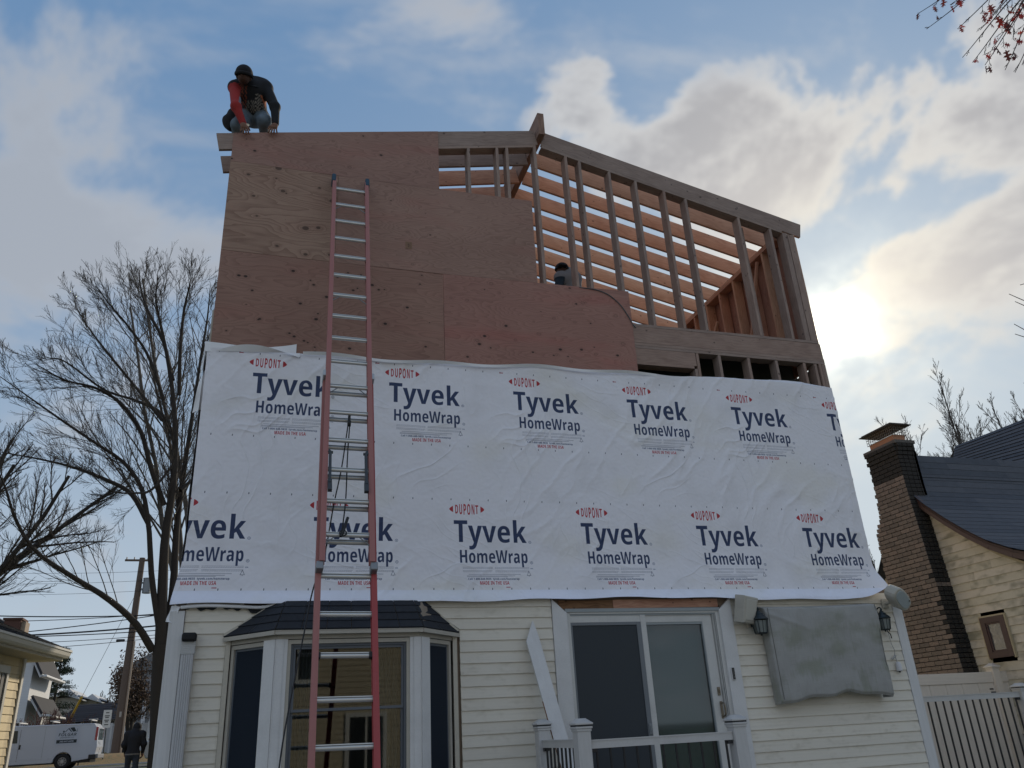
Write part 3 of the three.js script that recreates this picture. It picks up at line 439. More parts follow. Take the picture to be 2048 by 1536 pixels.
// ---------------------------------------------------------------- house wrap
{
  const PER = 1.4375, YT = 5.62, YH = 2.8, print = canvasTexture(1024, 2048, (c, W, H) => {
    c.fillStyle = '#f1f1f0'; c.fillRect(0, 0, W, H); c.fillStyle = '#f3f8ff'; c.fillRect(0, (5.62 - 2.965) / 2.8 * H, W, H);
    const sx = W / PER, sy = H / YH;
    const fit = (txt, font, capPx, x0, x1, base, col, ratio = .714) => { c.save(); c.font = `${font} ${100}px sans-serif`; const w = c.measureText(txt).width; c.translate(x0, base); c.scale((x1 - x0) / w, capPx / (100 * ratio)); c.fillStyle = col; c.fillText(txt, 0, 0); c.restore(); };
    const navy = '#1b3159', redc = '#b5242f', grey = '#8e9096';
    const block = (X, Y) => {                            // centre of the red word mark, in metres
      const px = (m) => (X + m) * sx, py = (m) => (YT - Y - m) * sy;
      const L = 'DUPONT', hs = [.094, .108, .116, .116, .108, .094], xs = [-.128, -.083, -.038, .004, .052, .096], ws = [.040, .040, .036, .042, .040, .036];
      for (let i = 0; i < 6; i++) fit(L[i], 'bold', hs[i] * sy, px(xs[i]), px(xs[i] + ws[i]), py(-hs[i] / 2), redc);
      c.fillStyle = redc; for (const s of [-1, 1]) { c.beginPath(); c.moveTo(px(s * .150 + .004), py(.034)); c.quadraticCurveTo(px(s * .185 + .004), py(.018), px(s * .192 + .004), py(0)); c.quadraticCurveTo(px(s * .185 + .004), py(-.018), px(s * .150 + .004), py(-.034)); c.closePath(); c.fill(); }
      fit('Tyvek', 'bold', .232 * sy, px(-.148), px(.655), py(-.352), navy);
      fit('HomeWrap', 'bold', .134 * sy, px(-.098), px(.66), py(-.570), navy);
      c.strokeStyle = navy; c.lineWidth = 2; for (const [a, b] of [[.69, -.345], [.695, -.565]]) { c.beginPath(); c.arc(px(a), py(b), .014 * sx, 0, 7); c.stroke(); fit('R', 'bold', .012 * sy, px(a - .005), px(a + .006), py(b - .006), navy); }
      for (const [x0, x1, y] of [[-.06, .26, -.617], [-.06, .26, -.630], [-.06, .255, -.652], [-.06, .245, -.664], [.285, .66, -.617], [.285, .66, -.630], [.285, .66, -.652], [.285, .66, -.664]]) { c.fillStyle = '#b3b5ba'; for (let x = x0; x < x1; x += .006) c.fillRect(px(x), py(y + .004), .0045 * sx, .008 * sy * (.6 + .4 * Math.abs(Math.sin(x * 900 + y * 50)))); }
      for (const [x0, x1, y] of [[.0, .56, -.690], [-.02, .50, -.706], [-.02, .42, -.716]]) { c.fillStyle = '#6d7280'; for (let x = x0; x < x1; x += .005) c.fillRect(px(x), py(y + .003), .0036 * sx, .005 * sy); }
      fit('Call 1-800-448-9835  tyvek.com/homewrap', 'bold', .021 * sy, px(-.01), px(.545), py(-.748), navy, .72);
      fit('MADE IN THE USA', 'bold', .036 * sy, px(.112), px(.43), py(-.797), redc);
      c.strokeStyle = '#5a6070'; c.lineWidth = 3; c.beginPath(); c.moveTo(px(.655), py(-.655)); c.lineTo(px(.675), py(-.70)); c.lineTo(px(.635), py(-.70)); c.closePath(); c.stroke(); c.beginPath(); c.moveTo(px(.655), py(-.70)); c.lineTo(px(.655), py(-.712)); c.stroke(); fit('USA', 'bold', .011 * sy, px(.675), px(.705), py(-.632), navy);
    };
    const U = .60, Lw = (.60 + .696);
    for (const d of [-PER, 0, PER]) { block(U + d, 5.352); block(Lw + d, 3.815); }
    c.fillStyle = '#23283a'; for (const y of [5.462, 4.535, 3.93, 2.985]) for (let k = 0; k < 7; k++) { const x = (k + .5) / 7 * PER * sx; c.fillRect(x - 2, (YT - y) * sy, 5, 14); c.fillRect(x - 3, (YT - y) * sy + 8, 3, 6); }
    c.fillStyle = '#b5565c'; for (const [x, y] of [[.30, 5.455], [.25, 2.995]]) { c.fillRect(x * sx, (YT - y) * sy, .045 * sx, 7); }
  });
  const XOFF = 3.472 - .60;
  const per = (f, u, v, z) => { const a = sstep(0, .12, u) * 1, b = sstep(0, .12, v); return mix(mix(f(u + 1, v + 1), f(u, v + 1), a), mix(f(u + 1, v), f(u, v), a), b); };
  const crease = (u, v) => { const a = fbm(u * 3, v * 3, 4, 3); let h = 0; for (let i = 0; i < 3; i++) { const an = .55 + i * 1.05, x = u * Math.cos(an) + v * Math.sin(an), y = -u * Math.sin(an) + v * Math.cos(an), k = noise3(x * (2.2 + i) + i * 7, y * (13 + 6 * i) + a * 2.2, 3.3 + i), gate = sstep(.0, .35, noise3(u * 2.6 + 9 * i, v * 2.6, 17 + i)); h += gate * Math.pow(1 - Math.min(1, Math.abs(k) * 2.4), 7) * [1, .7, .45][i]; } return h; };
  const bump = texture(512, 512, (u, v) => { const k = .2 + .5 * per(crease, u, v) + .10 * noise3(u * 70, v * 70, 3); return [k, k, k]; }, { data: true }); bump.repeat.set(.5, 1);
  const wrapM = new THREE.MeshStandardMaterial({ color: rgb(.91, .90, .96), roughness: .5, map: print, vertexColors: true, bumpMap: bump, bumpScale: .016 });
  const plainM = new THREE.MeshStandardMaterial({ color: rgb(.84, .845, .87), roughness: .6, side: THREE.DoubleSide });
  const greyM = plainM;
  const topY = (x) => 5.485 + .155 * sstep(.1, 7.8, x) + .012 * Math.sin(x * 2.1) + .01 * Math.sin(x * 5.3 + 1) - .012 * Math.exp(-Math.pow((x - .15) / .3, 2));
  const botY = (x) => 2.832 + .03 * sstep(.5, 3.5, x) + .012 * Math.sin(x * 1.6 + .5) + .008 * Math.sin(x * 6) + .16 * Math.pow(sstep(7.35, 7.98, x), 1.6) - .012 * sstep(5.0, 6.4, x);
  const ridge = (v) => 1 - Math.abs(v) * 2;
  const fold = (x, y) => {
    const a = fbm(x * .9 + y * 1.15, x * .35 - y * .8, 3.3, 3) , d = x * .62 + y * .78;
    let w = .005 * fbm(x * 1.3, y * 1.6, 7, 3);
    const k1 = noise3(d * .7 + 3, (x * .78 - y * .62) * 4.2 + .8 * a, 1.5); w += .014 * Math.pow(Math.max(0, ridge(k1)), 6) * sstep(-.15, .35, noise3(x * .5, y * .8, 12));
    const k2 = noise3((x * .9 - y * .4) * .8, (x * .4 + y * .9) * 5.0 + a, 21.5); w += .008 * Math.pow(Math.max(0, ridge(k2)), 8) * sstep(-.05, .4, noise3(x * .7 + 9, y * .9, 30));
    w += .003 * fbm(x * 6, y * 6, 41, 3);
    return w;
  };
  const x0 = -.036, x1 = 7.84;
  const leftX = (y) => x0 + .015 - .075 * Math.pow(sstep(3.5, 2.8, y), 1.3);
  const rightX = (y) => 7.835 + .07 * sstep(3.3, 2.95, y);
  const front = sheet(300, 120, (s, t) => {
    const xn = mix(x0, x1, s), y = mix(botY(xn), topY(xn), t), x = mix(leftX(y), rightX(y), s);
    const low = sstep(3.35, 2.85, y);
    let z = .022 + fold(x, y) + .035 * low + .05 * Math.pow(sstep(3.02, 2.84, y), 2) + .03 * sstep(5.35, 5.62, y) * (.5 + .5 * Math.sin(x * 3.7 + 1));
    z += .10 * sstep(7.45, 7.95, x) * sstep(3.25, 2.9, y);
    const edge = Math.min(1, Math.min(s, 1 - s) * 60); z = mix(z - .018, z, edge);
    return V3(x, y, z);
  }, (s, t, p) => [(p.x - XOFF) / PER, (p.y - (YT - YH)) / YH], 0, (s, t, p) => {
    // dust and rain streaks left on the sheet, thickest in patches along its upper part
    const n = fbm(p.x * 1.6, p.y * 2.4, 5, 5), st = fbm(p.x * 5.5, p.y * .9, 15, 4), d = .09 * sstep(-.05, .42, n + .35 * st), y = .07 * sstep(.0, .45, fbm(p.x * .9 + 4, p.y * 1.5, 25, 4));
    return [1 - d * .9 - y * .4, 1 - d * .92 - y * .55, 1 - d - y * 1.5];
  });
  const wrap = part(house, 'house_wrap', front, wrapM, 'white printed house wrap sheet stapled over the upper storey');
  const side = (X, sgn) => sheet(12, 60, (s, t) => { const y = mix(2.84, 5.5, t); return V3(X + sgn * (.004 + .012 * noise3(s * 4, t * 9, X)), y, .004 - .9 * s); });
  part(wrap, 'wrap_return', side(-.038, -1), plainM); part(wrap, 'wrap_return', side(7.825, 1), plainM);
  // torn upper edge: white tail lying on the plywood, and the lip folded forward
  part(wrap, 'wrap_tail', sheet(40, 4, (s, t) => { const x = mix(-.05, .88, s); return V3(x, mix(5.44, 5.555 + .055 * Math.pow(s, 5) - .02 * Math.sin(s * 3), t), .020 + .008 * Math.sin(s * 9) * t); }), plainM);
  part(wrap, 'wrap_lip', sheet(40, 8, (s, t) => { const x = mix(.06, .92, s), h = .085 * Math.pow(Math.sin(Math.PI * Math.pow(s, .8)), 1.2); return V3(x, 5.44 + .0 * s + h * t + .05 * s * (1 - t), .045 + .05 * t * Math.sin(Math.PI * s)); }), greyM);
  part(wrap, 'wrap_lip', sheet(120, 4, (s, t) => { const x = mix(.95, 5.2, s); return V3(x, topY(x) - .03 + .03 * t, .062 + .03 * t * (.55 + .45 * Math.sin(s * 23))); }), greyM);
  // loose flaps at the corner
  const q = (u, v, z) => onZ(u, v, z);
  const f0 = [q(411, 738, -.02), q(399, 762, -.06), q(384, 824, -.10), q(407, 816, -.02)];
  part(wrap, 'wrap_flap', sheet(6, 10, (s, t) => { const a = f0[0].clone().lerp(f0[3], t), b = f0[1].clone().lerp(f0[2], t), p = a.lerp(b, s); p.z += .03 * Math.sin(t * 5) * s; return p; }), greyM);
  part(wrap, 'wrap_flap', sheet(6, 6, (s, t) => { const a = q(413, 702, .0).lerp(q(404, 742, -.02), t), b = q(409, 700, -.03).lerp(q(398, 760, -.08), t); return a.lerp(b, s); }), plainM);
  const f1 = [q(362, 1213, .05), q(343, 1212, .02), q(331, 1244, .0), q(345, 1246, .04)];
  part(wrap, 'wrap_flap', sheet(6, 8, (s, t) => { const a = f1[0].clone().lerp(f1[3], t), b = f1[1].clone().lerp(f1[2], t), p = a.lerp(b, s); p.z += .025 * Math.sin(t * 6 + s * 3); return p; }), plainM);
  // rolled hem and a torn near-black strip along the bottom left
  part(wrap, 'wrap_hem', tube([V3(.0, 2.815, .06), V3(.2, 2.828, .07), V3(.5, 2.818, .065), V3(.72, 2.81, .06), V3(.86, 2.84, .07)], .016, 8), greyM);
  part(wrap, 'torn_dark_strip', sheet(40, 3, (s, t) => V3(mix(.03, .86, s), mix(2.80 - .05 * sstep(.62, .75, s) + .012 * Math.sin(s * 21) - .012 * Math.sin(s * 47), 2.835, t), .042 + .005 * Math.sin(s * 30))), mat([.012, .013, .016], .8, { side: THREE.DoubleSide }));
}

// ---------------------------------------------------------------- extension ladder
{
  const foot = V3(1.2527, 0, 2.7848), top = V3(1.3824, 7.602, .13), up = top.clone().sub(foot).normalize(), LEN = top.distanceTo(foot), SP = .3189;
  const X = V3(1, 0, 0).addScaledVector(up, -up.x).normalize(), N = X.clone().cross(up).normalize();   // N points away from the wall
  const lad = thing('extension_ladder', 'red fibreglass extension ladder with aluminium rungs leaning against the plywood', 'ladder', foot.toArray());
  const at = (s, a, n = 0) => up.clone().multiplyScalar(s).addScaledVector(X, a).addScaledVector(N, n);
  const redTex = (seed, c) => texture(128, 512, (u, v) => { const n = fbm(u * 3, v * 22, seed, 4), s = noise3(u * 40, v * 9, seed) * .5, f = sstep(.1, .5, n + .2 * s) * .28; return toS([c[0] * (1 - f * .2) + f * .1, c[1] * (1 - f) + f * .22, c[2] * (1 - f) + f * .2]); });
  const faded = mat(rgb(1, 1, 1), .6, { map: redTex(3, [.36, .145, .13]) }), fresh = mat(rgb(1, 1, 1), .5, { map: redTex(9, [.36, .055, .055]) });
  const alu = mat([.60, .59, .56], .42, { metalness: .75 }), steel = mat([.25, .26, .27], .45, { metalness: .7 }), cap = mat([.02, .055, .09], .6), bracket = mat([.45, .48, .50], .5, { metalness: .5 }), blk = mat([.012, .012, .013], .6);
  // lengths along the ladder: the base section reaches 5.15 m, the fly section starts at 3.02 m and reaches the top
  const fly0 = 3.02, flyT = LEN + .18, baseT = 5.02;
  const rail = (a, s0, s1, n, m, w = .028, d = .075) => part(lad, 'rail', (() => { const g = bar(at(s0, a, n), at(s1, a, n), w, d, X, .8, .2); const inner = a > 0 ? -1 : 1; const f1 = bar(at(s0, a + inner * .018, n + d / 2 - .006), at(s1, a + inner * .018, n + d / 2 - .006), .022, .010, X, .8, .2), f2 = bar(at(s0, a + inner * .018, n - d / 2 + .006), at(s1, a + inner * .018, n - d / 2 + .006), .022, .010, X, .8, .2); return join([g, f1, f2]); })(), m);
  rail(-.216, 0, baseT, -.030, faded); rail(.222, 0, baseT, -.030, fresh);
  rail(-.196, fly0, flyT, .052, faded); rail(.200, fly0, flyT, .052, faded);
  const rungG = (w) => { const g = new THREE.CylinderGeometry(.0165, .0165, w, 12); g.rotateZ(Math.PI / 2); return g; };
  const place = (o, s, n) => { const p = at(s, .003, n); o.position.copy(p); o.quaternion.setFromRotationMatrix(new THREE.Matrix4().makeBasis(X, up, N)); };
  const gf = (() => { const g = rungG(.378), f = new THREE.BoxGeometry(.378, .006, .034).translate(0, .0165, 0); return join([g, f]); })(), gb = (() => { const g = rungG(.412), f = new THREE.BoxGeometry(.412, .006, .036).translate(0, .0165, 0); return join([g, f]); })();
  const kTop = 0;
  for (let k = 0; k < 25; k++) { const s = LEN - k * SP; if (s < .2) break; if (s > fly0 + .05) place(part(lad, 'rung', gf, alu), s, .052); if (s < baseT - .05) place(part(lad, 'rung', gb, alu), s - (s > fly0 + .05 ? .012 : 0), s > fly0 + .05 ? -.036 : -.030); }
  for (const s of [LEN - SP, LEN - 6 * SP, LEN - 10 * SP, LEN - 15 * SP]) for (const e of [-1, 1]) part(lad, 'rung_brace', rod(at(s - .012, e * .10, .045), at(s - .085, e * .178, .045), .005), steel);
  for (const e of [-1, 1]) {
    part(lad, 'end_cap', rbox(.05, .15, .115, .018, 0, 0, 0, 4).applyMatrix4(new THREE.Matrix4().makeBasis(X, up, N).setPosition(at(flyT + .005, e * .198 + .002, .04))), cap);
    part(lad, 'guide_bracket', rbox(.062, .075, .12, .008).applyMatrix4(new THREE.Matrix4().makeBasis(X, up, N).setPosition(at(baseT - .01, e * .206 + .002, .02))), bracket);
    part(lad, 'guide_bracket', rbox(.055, .07, .10, .01).applyMatrix4(new THREE.Matrix4().makeBasis(X, up, N).setPosition(at(fly0 - .03, e * .206 + .002, .03))), steel);
    const sL = LEN - 13 * SP, lx = e * .150;
    part(lad, 'rung_lock', join([bar(at(sL + .17, lx, .075), at(sL - .17, lx, .10), .022, .03, X), bar(at(sL - .14, lx, .09), at(sL - .25, lx - e * .002, .105), .034, .034, X), bar(at(sL + .17, lx + e * .004, .07), at(sL + .22, e * .19, .06), .028, .028, X), rod(at(sL + .165, lx - .022, .08), at(sL + .165, lx + .022, .08), .013)]), mat([.06, .065, .07], .5, { metalness: .4 }));
    part(lad, 'foot', join([rbox(.05, .02, .14, .006).translate(e * .218, .012, -.005), rbox(.034, .14, .05, .006).translate(e * .218, .09, -.015)]), steel);
    part(lad, 'end_plug', rbox(.03, .045, .045, .006).applyMatrix4(new THREE.Matrix4().makeBasis(X, up, N).setPosition(at(LEN - 18 * SP, e * .186, -.026))), blk);
  }
  const sP = LEN - 11 * SP;
  part(lad, 'pulley', join([bar(at(sP - .01, .012, .03), at(sP - .10, .012, .02), .022, .03, X), rod(at(sP - .09, -.002, .02), at(sP - .09, .026, .02), .03)]), blk);
  const rp = [at(sP - .09, .004, .02), at(sP - .6, -.05, .02), at(LEN - 14 * SP, -.105, .015), at(LEN - 15.4 * SP, -.165, -.05), at(LEN - 16.3 * SP, -.24, -.075), at(LEN - 17.4 * SP, -.29, -.07), at(LEN - 18.6 * SP, -.345, -.05), at(LEN - 20 * SP, -.40, -.03), at(LEN - 21.5 * SP, -.425, 0), at(.4, -.42, .03)];
  part(lad, 'rope', tube(rp, .0055, 6, 80), blk);
  part(lad, 'rope', tube([at(sP - .09, .018, .02), at(LEN - 12.4 * SP, .0, .03), at(LEN - 14 * SP, -.015, .04), at(LEN - 15 * SP, -.045, .05)], .0055, 6, 40), blk);
  part(lad, 'rope_tie', join([tube([at(LEN - 14.55 * SP, .0, .09), at(LEN - 15 * SP, -.04, .085), at(LEN - 15.1 * SP, -.055, .08)], .012, 6), new THREE.TorusGeometry(.026, .006, 6, 14).applyMatrix4(new THREE.Matrix4().makeBasis(X, up, N).setPosition(at(LEN - 15 * SP, -.035, .085)))]), blk);
}
// ---------------------------------------------------------------- cover over the wall television
{
  const cloth = texture(512, 512, (u, v) => { const w = .03 * (noise3(u * 240, v * 9, 2) + noise3(u * 9, v * 260, 5)), n = fbm(u * 4, v * 4, 3, 5), d = sstep(-.15, .35, fbm(u * 3 + 5, v * 4, 8, 6) + .25 * noise3(u * 40, v * 6, 3) * (1 - v)); const k = .34 + .05 * n + w; return toS([k * (1 - .22 * d), k * (.99 - .19 * d), k * (.945 - .27 * d)]); });
  const m = mat(rgb(1, 1, 1), .92, { map: cloth });
  const xL = (t) => mix(6.095, 6.080, t), xR = (t) => mix(7.565, 7.592, t), yT = 2.735, W = 1.49;
  const g = sheet(150, 120, (s, t) => {
    // s across with the sides turned back, t from the hem up with the top turned back
    const a = clamp((s - .07) / .86), b = clamp((t - .0) / .93);
    const x = mix(xL(b), xR(b), a), hem = 1.745 + .05 * Math.sin(a * 3.1) - .035 * Math.exp(-Math.pow((a - .12) / .10, 2)) + .055 * Math.exp(-Math.pow((a - .58) / .10, 2)) + .02 * Math.sin(a * 9);
    const topY = yT + .028 * a - .012 * Math.sin(a * Math.PI);
    let y = mix(hem, topY, b), z = .215;
    const sag = Math.sin(a * Math.PI);
    z += .018 * Math.exp(-Math.pow((b - .12) / .14, 2)) * (.6 + .6 * Math.sin(a * 5 + 1)) * sag + .007 * noise3(a * 3.2, b * 3.2, 3) + .010 * noise3(a * 16, b * 2.2, 9) * sstep(.34, .04, b) + .005 * noise3(a * 7, b * 5, 6) * sstep(.6, .2, b) + .012 * Math.exp(-Math.pow((a * .6 + b - .95) / .03, 2)) * sstep(.5, .05, a) * sstep(.4, .9, b) + .010 * noise3(a * 3, b * 15, 12) * sstep(.86, 1, a) + .016 * Math.exp(-Math.pow((a - b * .25 - .02) / .05, 2)) * sstep(.5, 1, b) + .012 * Math.sin(b * 8 + a * 7) * sstep(.75, 1, a);
    z -= .03 * Math.pow(Math.abs(a - .5) * 2, 10) + .02 * Math.pow(b, 12) + .022 * sstep(.03, 0, b);
    let xx = x; if (s < .07) { const k = 1 - s / .07; z = mix(z, .045, k); xx -= .012 * Math.sin(k * 1.5) - .02 * k * k; } if (s > .93) { const k = (s - .93) / .07; z = mix(z, .045, k); xx += .014 * Math.sin(k * 1.5) - .05 * k * k * sstep(.75, .3, b); }
    if (t > .93) { const k = (t - .93) / .07; z = mix(z, .045, k); y += .012 * Math.sin(k * 1.5) + .02 * k; }
    return V3(xx, y, z);
  }, (s, t) => [s * 1.5, t], .004);
  const tv = thing('television_cover', 'dirty grey fabric cover drooping over a flat television on the cream siding', 'cover', [6.88, 2.2, .1]);
  g.translate(-6.88, -2.2, -.1); part(tv, 'cloth', g, m);
  part(tv, 'television', rbox(1.36, .80, .07, .01, -.02, .10, -.01), blackMetal);
  part(tv, 'wall_mount', box(-.3, .3, -.1, .1, -.09, -.045), blackMetal);
  for (const e of [0, 1]) part(tv, 'seam', tube([0, .25, .5, .75, 1].map((q) => V3((e ? xR(q) - .03 : xL(q) + .028) - 6.88, mix(1.78, 2.735 + .028 * e, q) - 2.2, .185 - .1 + .012)), .0035, 5), mat([.17, .165, .15], .9));
  const cord = thing('bell_cord', 'white pull bell hanging on a thin tangled cord beside the grey cover', 'cord', [7.80, 2.06, .05]);
  part(cord, 'line', tube([V3(-.03, .56, .0), V3(-.02, .44, .02), V3(.0, .36, .0), V3(-.01, .26, .02), V3(.02, .19, .01), V3(.005, .13, .0)], .003, 5), mat([.35, .35, .35], .7));
  part(cord, 'knot', join([tube([V3(-.02, .44, .02), V3(-.03, .40, .03), V3(-.005, .38, .03), V3(.01, .33, .02)], .006, 5), rod(V3(-.03, .46, .02), V3(.0, .41, .03), .006)]), mat([.015, .015, .016], .7));
  part(cord, 'hook', join([rod(V3(-.035, .10, .0), V3(.012, .14, .02), .010), rod(V3(.01, .13, .01), V3(.02, .06, .01), .005)]), mat([.40, .40, .40], .4));
  part(cord, 'bell', new THREE.LatheGeometry([[.004, .06], [.022, .055], [.032, .03], [.034, -.035], [.028, -.045], [.0, -.04]].map((p) => new THREE.Vector2(...p)), 16).translate(.025, .01, .01), mat([.62, .62, .64], .4));
  part(cord, 'socket', new THREE.CylinderGeometry(.012, .012, .015, 10).translate(.025, -.042, .01), blackMetal);
}
// ---------------------------------------------------------------- lanterns, speakers, door bell
function lantern(pos, label) {
  const o = thing('wall_lantern', label, 'lantern', pos, 'wall lanterns on the cream siding');
  const iron = mat([.010, .020, .026], .42), pane = mat([.20, .22, .21], .25);
  part(o, 'back_plate', rbox(.085, .17, .016, .006, 0, .03, -.075), iron);
  part(o, 'arm', tube([V3(0, .09, -.07), V3(0, .145, -.02), V3(0, .15, .03), V3(0, .12, .055)], .009, 8), iron);
  part(o, 'roof', new THREE.LatheGeometry([[.0, .135], [.014, .125], [.012, .105], [.026, .10], [.03, .085], [.05, .075], [.052, .062], [.078, .038], [.098, .018], [.10, .004], [.0, .008]].map((p) => new THREE.Vector2(...p)), 4, Math.PI / 4).translate(0, 0, .04), iron);
  const F = (y) => mix(.048, .062, (y + .13) / .13), cage = [];
  for (const [a, b] of [[-1, -1], [1, -1], [1, 1], [-1, 1]]) cage.push(rod(V3(a * F(-.13), -.13, .04 + b * F(-.13)), V3(a * F(0), 0.004, .04 + b * F(0)), .005));
  for (const b of [[0, 1], [1, 0], [0, -1], [-1, 0]]) cage.push(rod(V3(b[0] * F(-.13), -.13, .04 + b[1] * F(-.13)), V3(b[0] * F(0), .0, .04 + b[1] * F(0)), .003));
  part(o, 'cage', join(cage), iron);
  part(o, 'glass', new THREE.CylinderGeometry(.082, .064, .128, 4).rotateY(Math.PI / 4).translate(0, -.065, .04), pane);
  part(o, 'base', join([new THREE.CylinderGeometry(.073, .06, .014, 4).rotateY(Math.PI / 4).translate(0, -.136, .04), new THREE.SphereGeometry(.012, 8, 6).translate(0, -.15, .04)]), iron);
  part(o, 'mounting_block', rbox(.15, .20, .03, .006, 0, .04, -.10), creamTrim);
  return o;
}
lantern([5.985, 2.60, .145], 'black four sided wall lantern beside a cream speaker by the sliding door');
lantern([7.69, 2.60, .10], 'black wall lantern half hidden behind the grey television cover').scale.setScalar(.88);
function speaker(pos, yaw, pitch, roll, label, wrapped) {
  const o = thing('outdoor_speaker', label, 'speaker', pos, 'outdoor speakers mounted on the house wall');
  const shell = mat([.52, .50, .44], .5, { map: trimTex }), grille = mat([.42, .44, .42], .7);
  const body = sub(o, 'cabinet'); body.rotation.set(pitch, yaw, roll, 'YXZ');
  const sh = new THREE.Shape(); const pts = wrapped ? Array.from({ length: 20 }, (_, i) => { const t = i / 20 * 6.2832; return [.075 * Math.sign(Math.cos(t)) * Math.pow(Math.abs(Math.cos(t)), .75), .16 * Math.sign(Math.sin(t)) * Math.pow(Math.abs(Math.sin(t)), .75)]; }) : [[-.095, .125], [.095, .125], [.08, -.125], [-.08, -.125]];
  pts.forEach((p, i) => i ? sh.lineTo(...p) : sh.moveTo(...p));
  part(body, 'shell', new THREE.ExtrudeGeometry(sh, { depth: .11, bevelEnabled: true, bevelSize: .02, bevelThickness: .02, bevelSegments: 4 }).translate(0, 0, -.06), shell);
  const s2 = new THREE.Shape(); pts.forEach((p, i) => i ? s2.lineTo(p[0] * .86, p[1] * .86) : s2.moveTo(p[0] * .86, p[1] * .86)); part(body, 'grille', new THREE.ExtrudeGeometry(s2, { depth: .006, bevelEnabled: true, bevelSize: .006, bevelThickness: .006, bevelSegments: 2 }).translate(0, 0, .065), wrapped ? mat([.36, .40, .41], .6) : mat([.50, .48, .42], .7));
  part(body, 'badge', new THREE.CylinderGeometry(.007, .007, .01, 10).rotateX(Math.PI / 2).translate(.05, -.09, .08), blackMetal);
  part(o, 'bracket', join([rod(V3(0, -.02, -.04), V3(wrapped ? -.05 : -.03, -.04, -pos[2] + .035), .022), rbox(.09, .11, .02, .008, wrapped ? -.05 : -.03, -.04, -pos[2] + .045), new THREE.SphereGeometry(.036, 12, 8).translate(-.02, -.06, -.06)]), shell);
  return o;
}
speaker([5.862, 2.725, .15], .30, .22, -.10, 'small cream outdoor speaker on the wall between sliding door and lantern');
speaker([7.90, 2.83, .22], .20, .50, 1.0, 'tilted cream outdoor speaker at the house corner under the wrap edge', true);
{
  const q = onZ(1466, 1347, .05), o = thing('door_bell', 'slim black and white door bell on the white door casing', 'door bell', [q.x, q.y, .05]);
  part(o, 'case', rbox(.042, .135, .018, .018, 0, 0, .003, 5), mat([.6, .6, .6], .3)); part(o, 'face', rbox(.030, .118, .008, .004, 0, 0, .014, 3), mat([.006, .006, .007], .15)); part(o, 'button', new THREE.CylinderGeometry(.011, .011, .006, 16).rotateX(Math.PI / 2).translate(0, -.038, .019), mat([.05, .05, .055], .2));
}
// ---------------------------------------------------------------- loose boards and cords
{
  const a = onZ(1050, 1277, .07), b = onZ(1064, 1242, .07), p0 = V3(3.335, 2.585, .07), dirv = V3(.285, -1.93, .46).normalize();
  const o = thing('trim_board', 'loose white trim board with a mitred tip leaning on the wall beside the door', 'board', [3.62, .625, .53]);
  const Lb = 2.04, g = plate([[-.068, 0], [.068, 0], [.068, Lb - .14], [-.0, Lb], [-.068, Lb - .0]].map(([x, y]) => [x, y]), -.011, .011, [], .002);
  const top = V3(3.335, 2.60, .072), bot = V3(3.645, .625, .54), Y = top.clone().sub(bot).normalize(), X = V3(1, 0, 0).addScaledVector(Y, -Y.x).normalize(), Z = X.clone().cross(Y);
  const Ln = top.distanceTo(bot);
  const g2 = plate([[-.07, 0], [.07, 0], [.07, Ln - .13], [.058, Ln + .03], [.05, Ln + .035], [-.07, Ln - .155]], -.011, .011, [], .002); g2.applyMatrix4(new THREE.Matrix4().makeBasis(X, Y, Z).setPosition(bot.x - 3.62, bot.y - .625, bot.z - .53));
  part(o, 'board', g2, whiteTrim);
  const raw = plate([[-.074, .0], [-.071, .0], [-.071, Ln - .75], [-.074, Ln - .75]], -.011, .009); raw.applyMatrix4(new THREE.Matrix4().makeBasis(X, Y, Z).setPosition(bot.x - 3.62, bot.y - .625, bot.z - .53)); part(o, 'raw_edge', raw, mat([.25, .11, .05], .8));
  const c = [[1158, 575, .01], [1190, 579, .022], [1216, 589, .024], [1240, 609, .024], [1257, 633, .022], [1269, 653, .02], [1276, 657, -.05]].map(([u, v, z]) => onZ(u, v, z));
  (()=>{const ec = thing("power_cord", "thin dark green power cord draped over the top of a plywood sheet", "cord", c[0].toArray()); part(ec, "cable", tube(c.map((p)=>p.clone().sub(c[0])), .006, 6, 60), mat([.045, .07, .075], .6)); })();
  const s = onZ(1300, 655, -.06); const o2 = thing('wood_scraps', 'pile of splintered wood scraps lying on the framing plate', 'scraps', [s.x, 6.306, -.09]);
  for (let i = 0; i < 9; i++) { const x = -.25 + .06 * i, g3 = bar(V3(x, .006 + .004 * (i % 3), .02 * Math.sin(i * 3)), V3(x + .10 + .06 * R0(), .012 + .012 * R0(), .03 * Math.sin(i * 5)), .010, .014, V3(0, 1, 0), 3, .3, R0(), R0()); part(o2, 'splinter', g3, woodMat[i % 3]); }
}
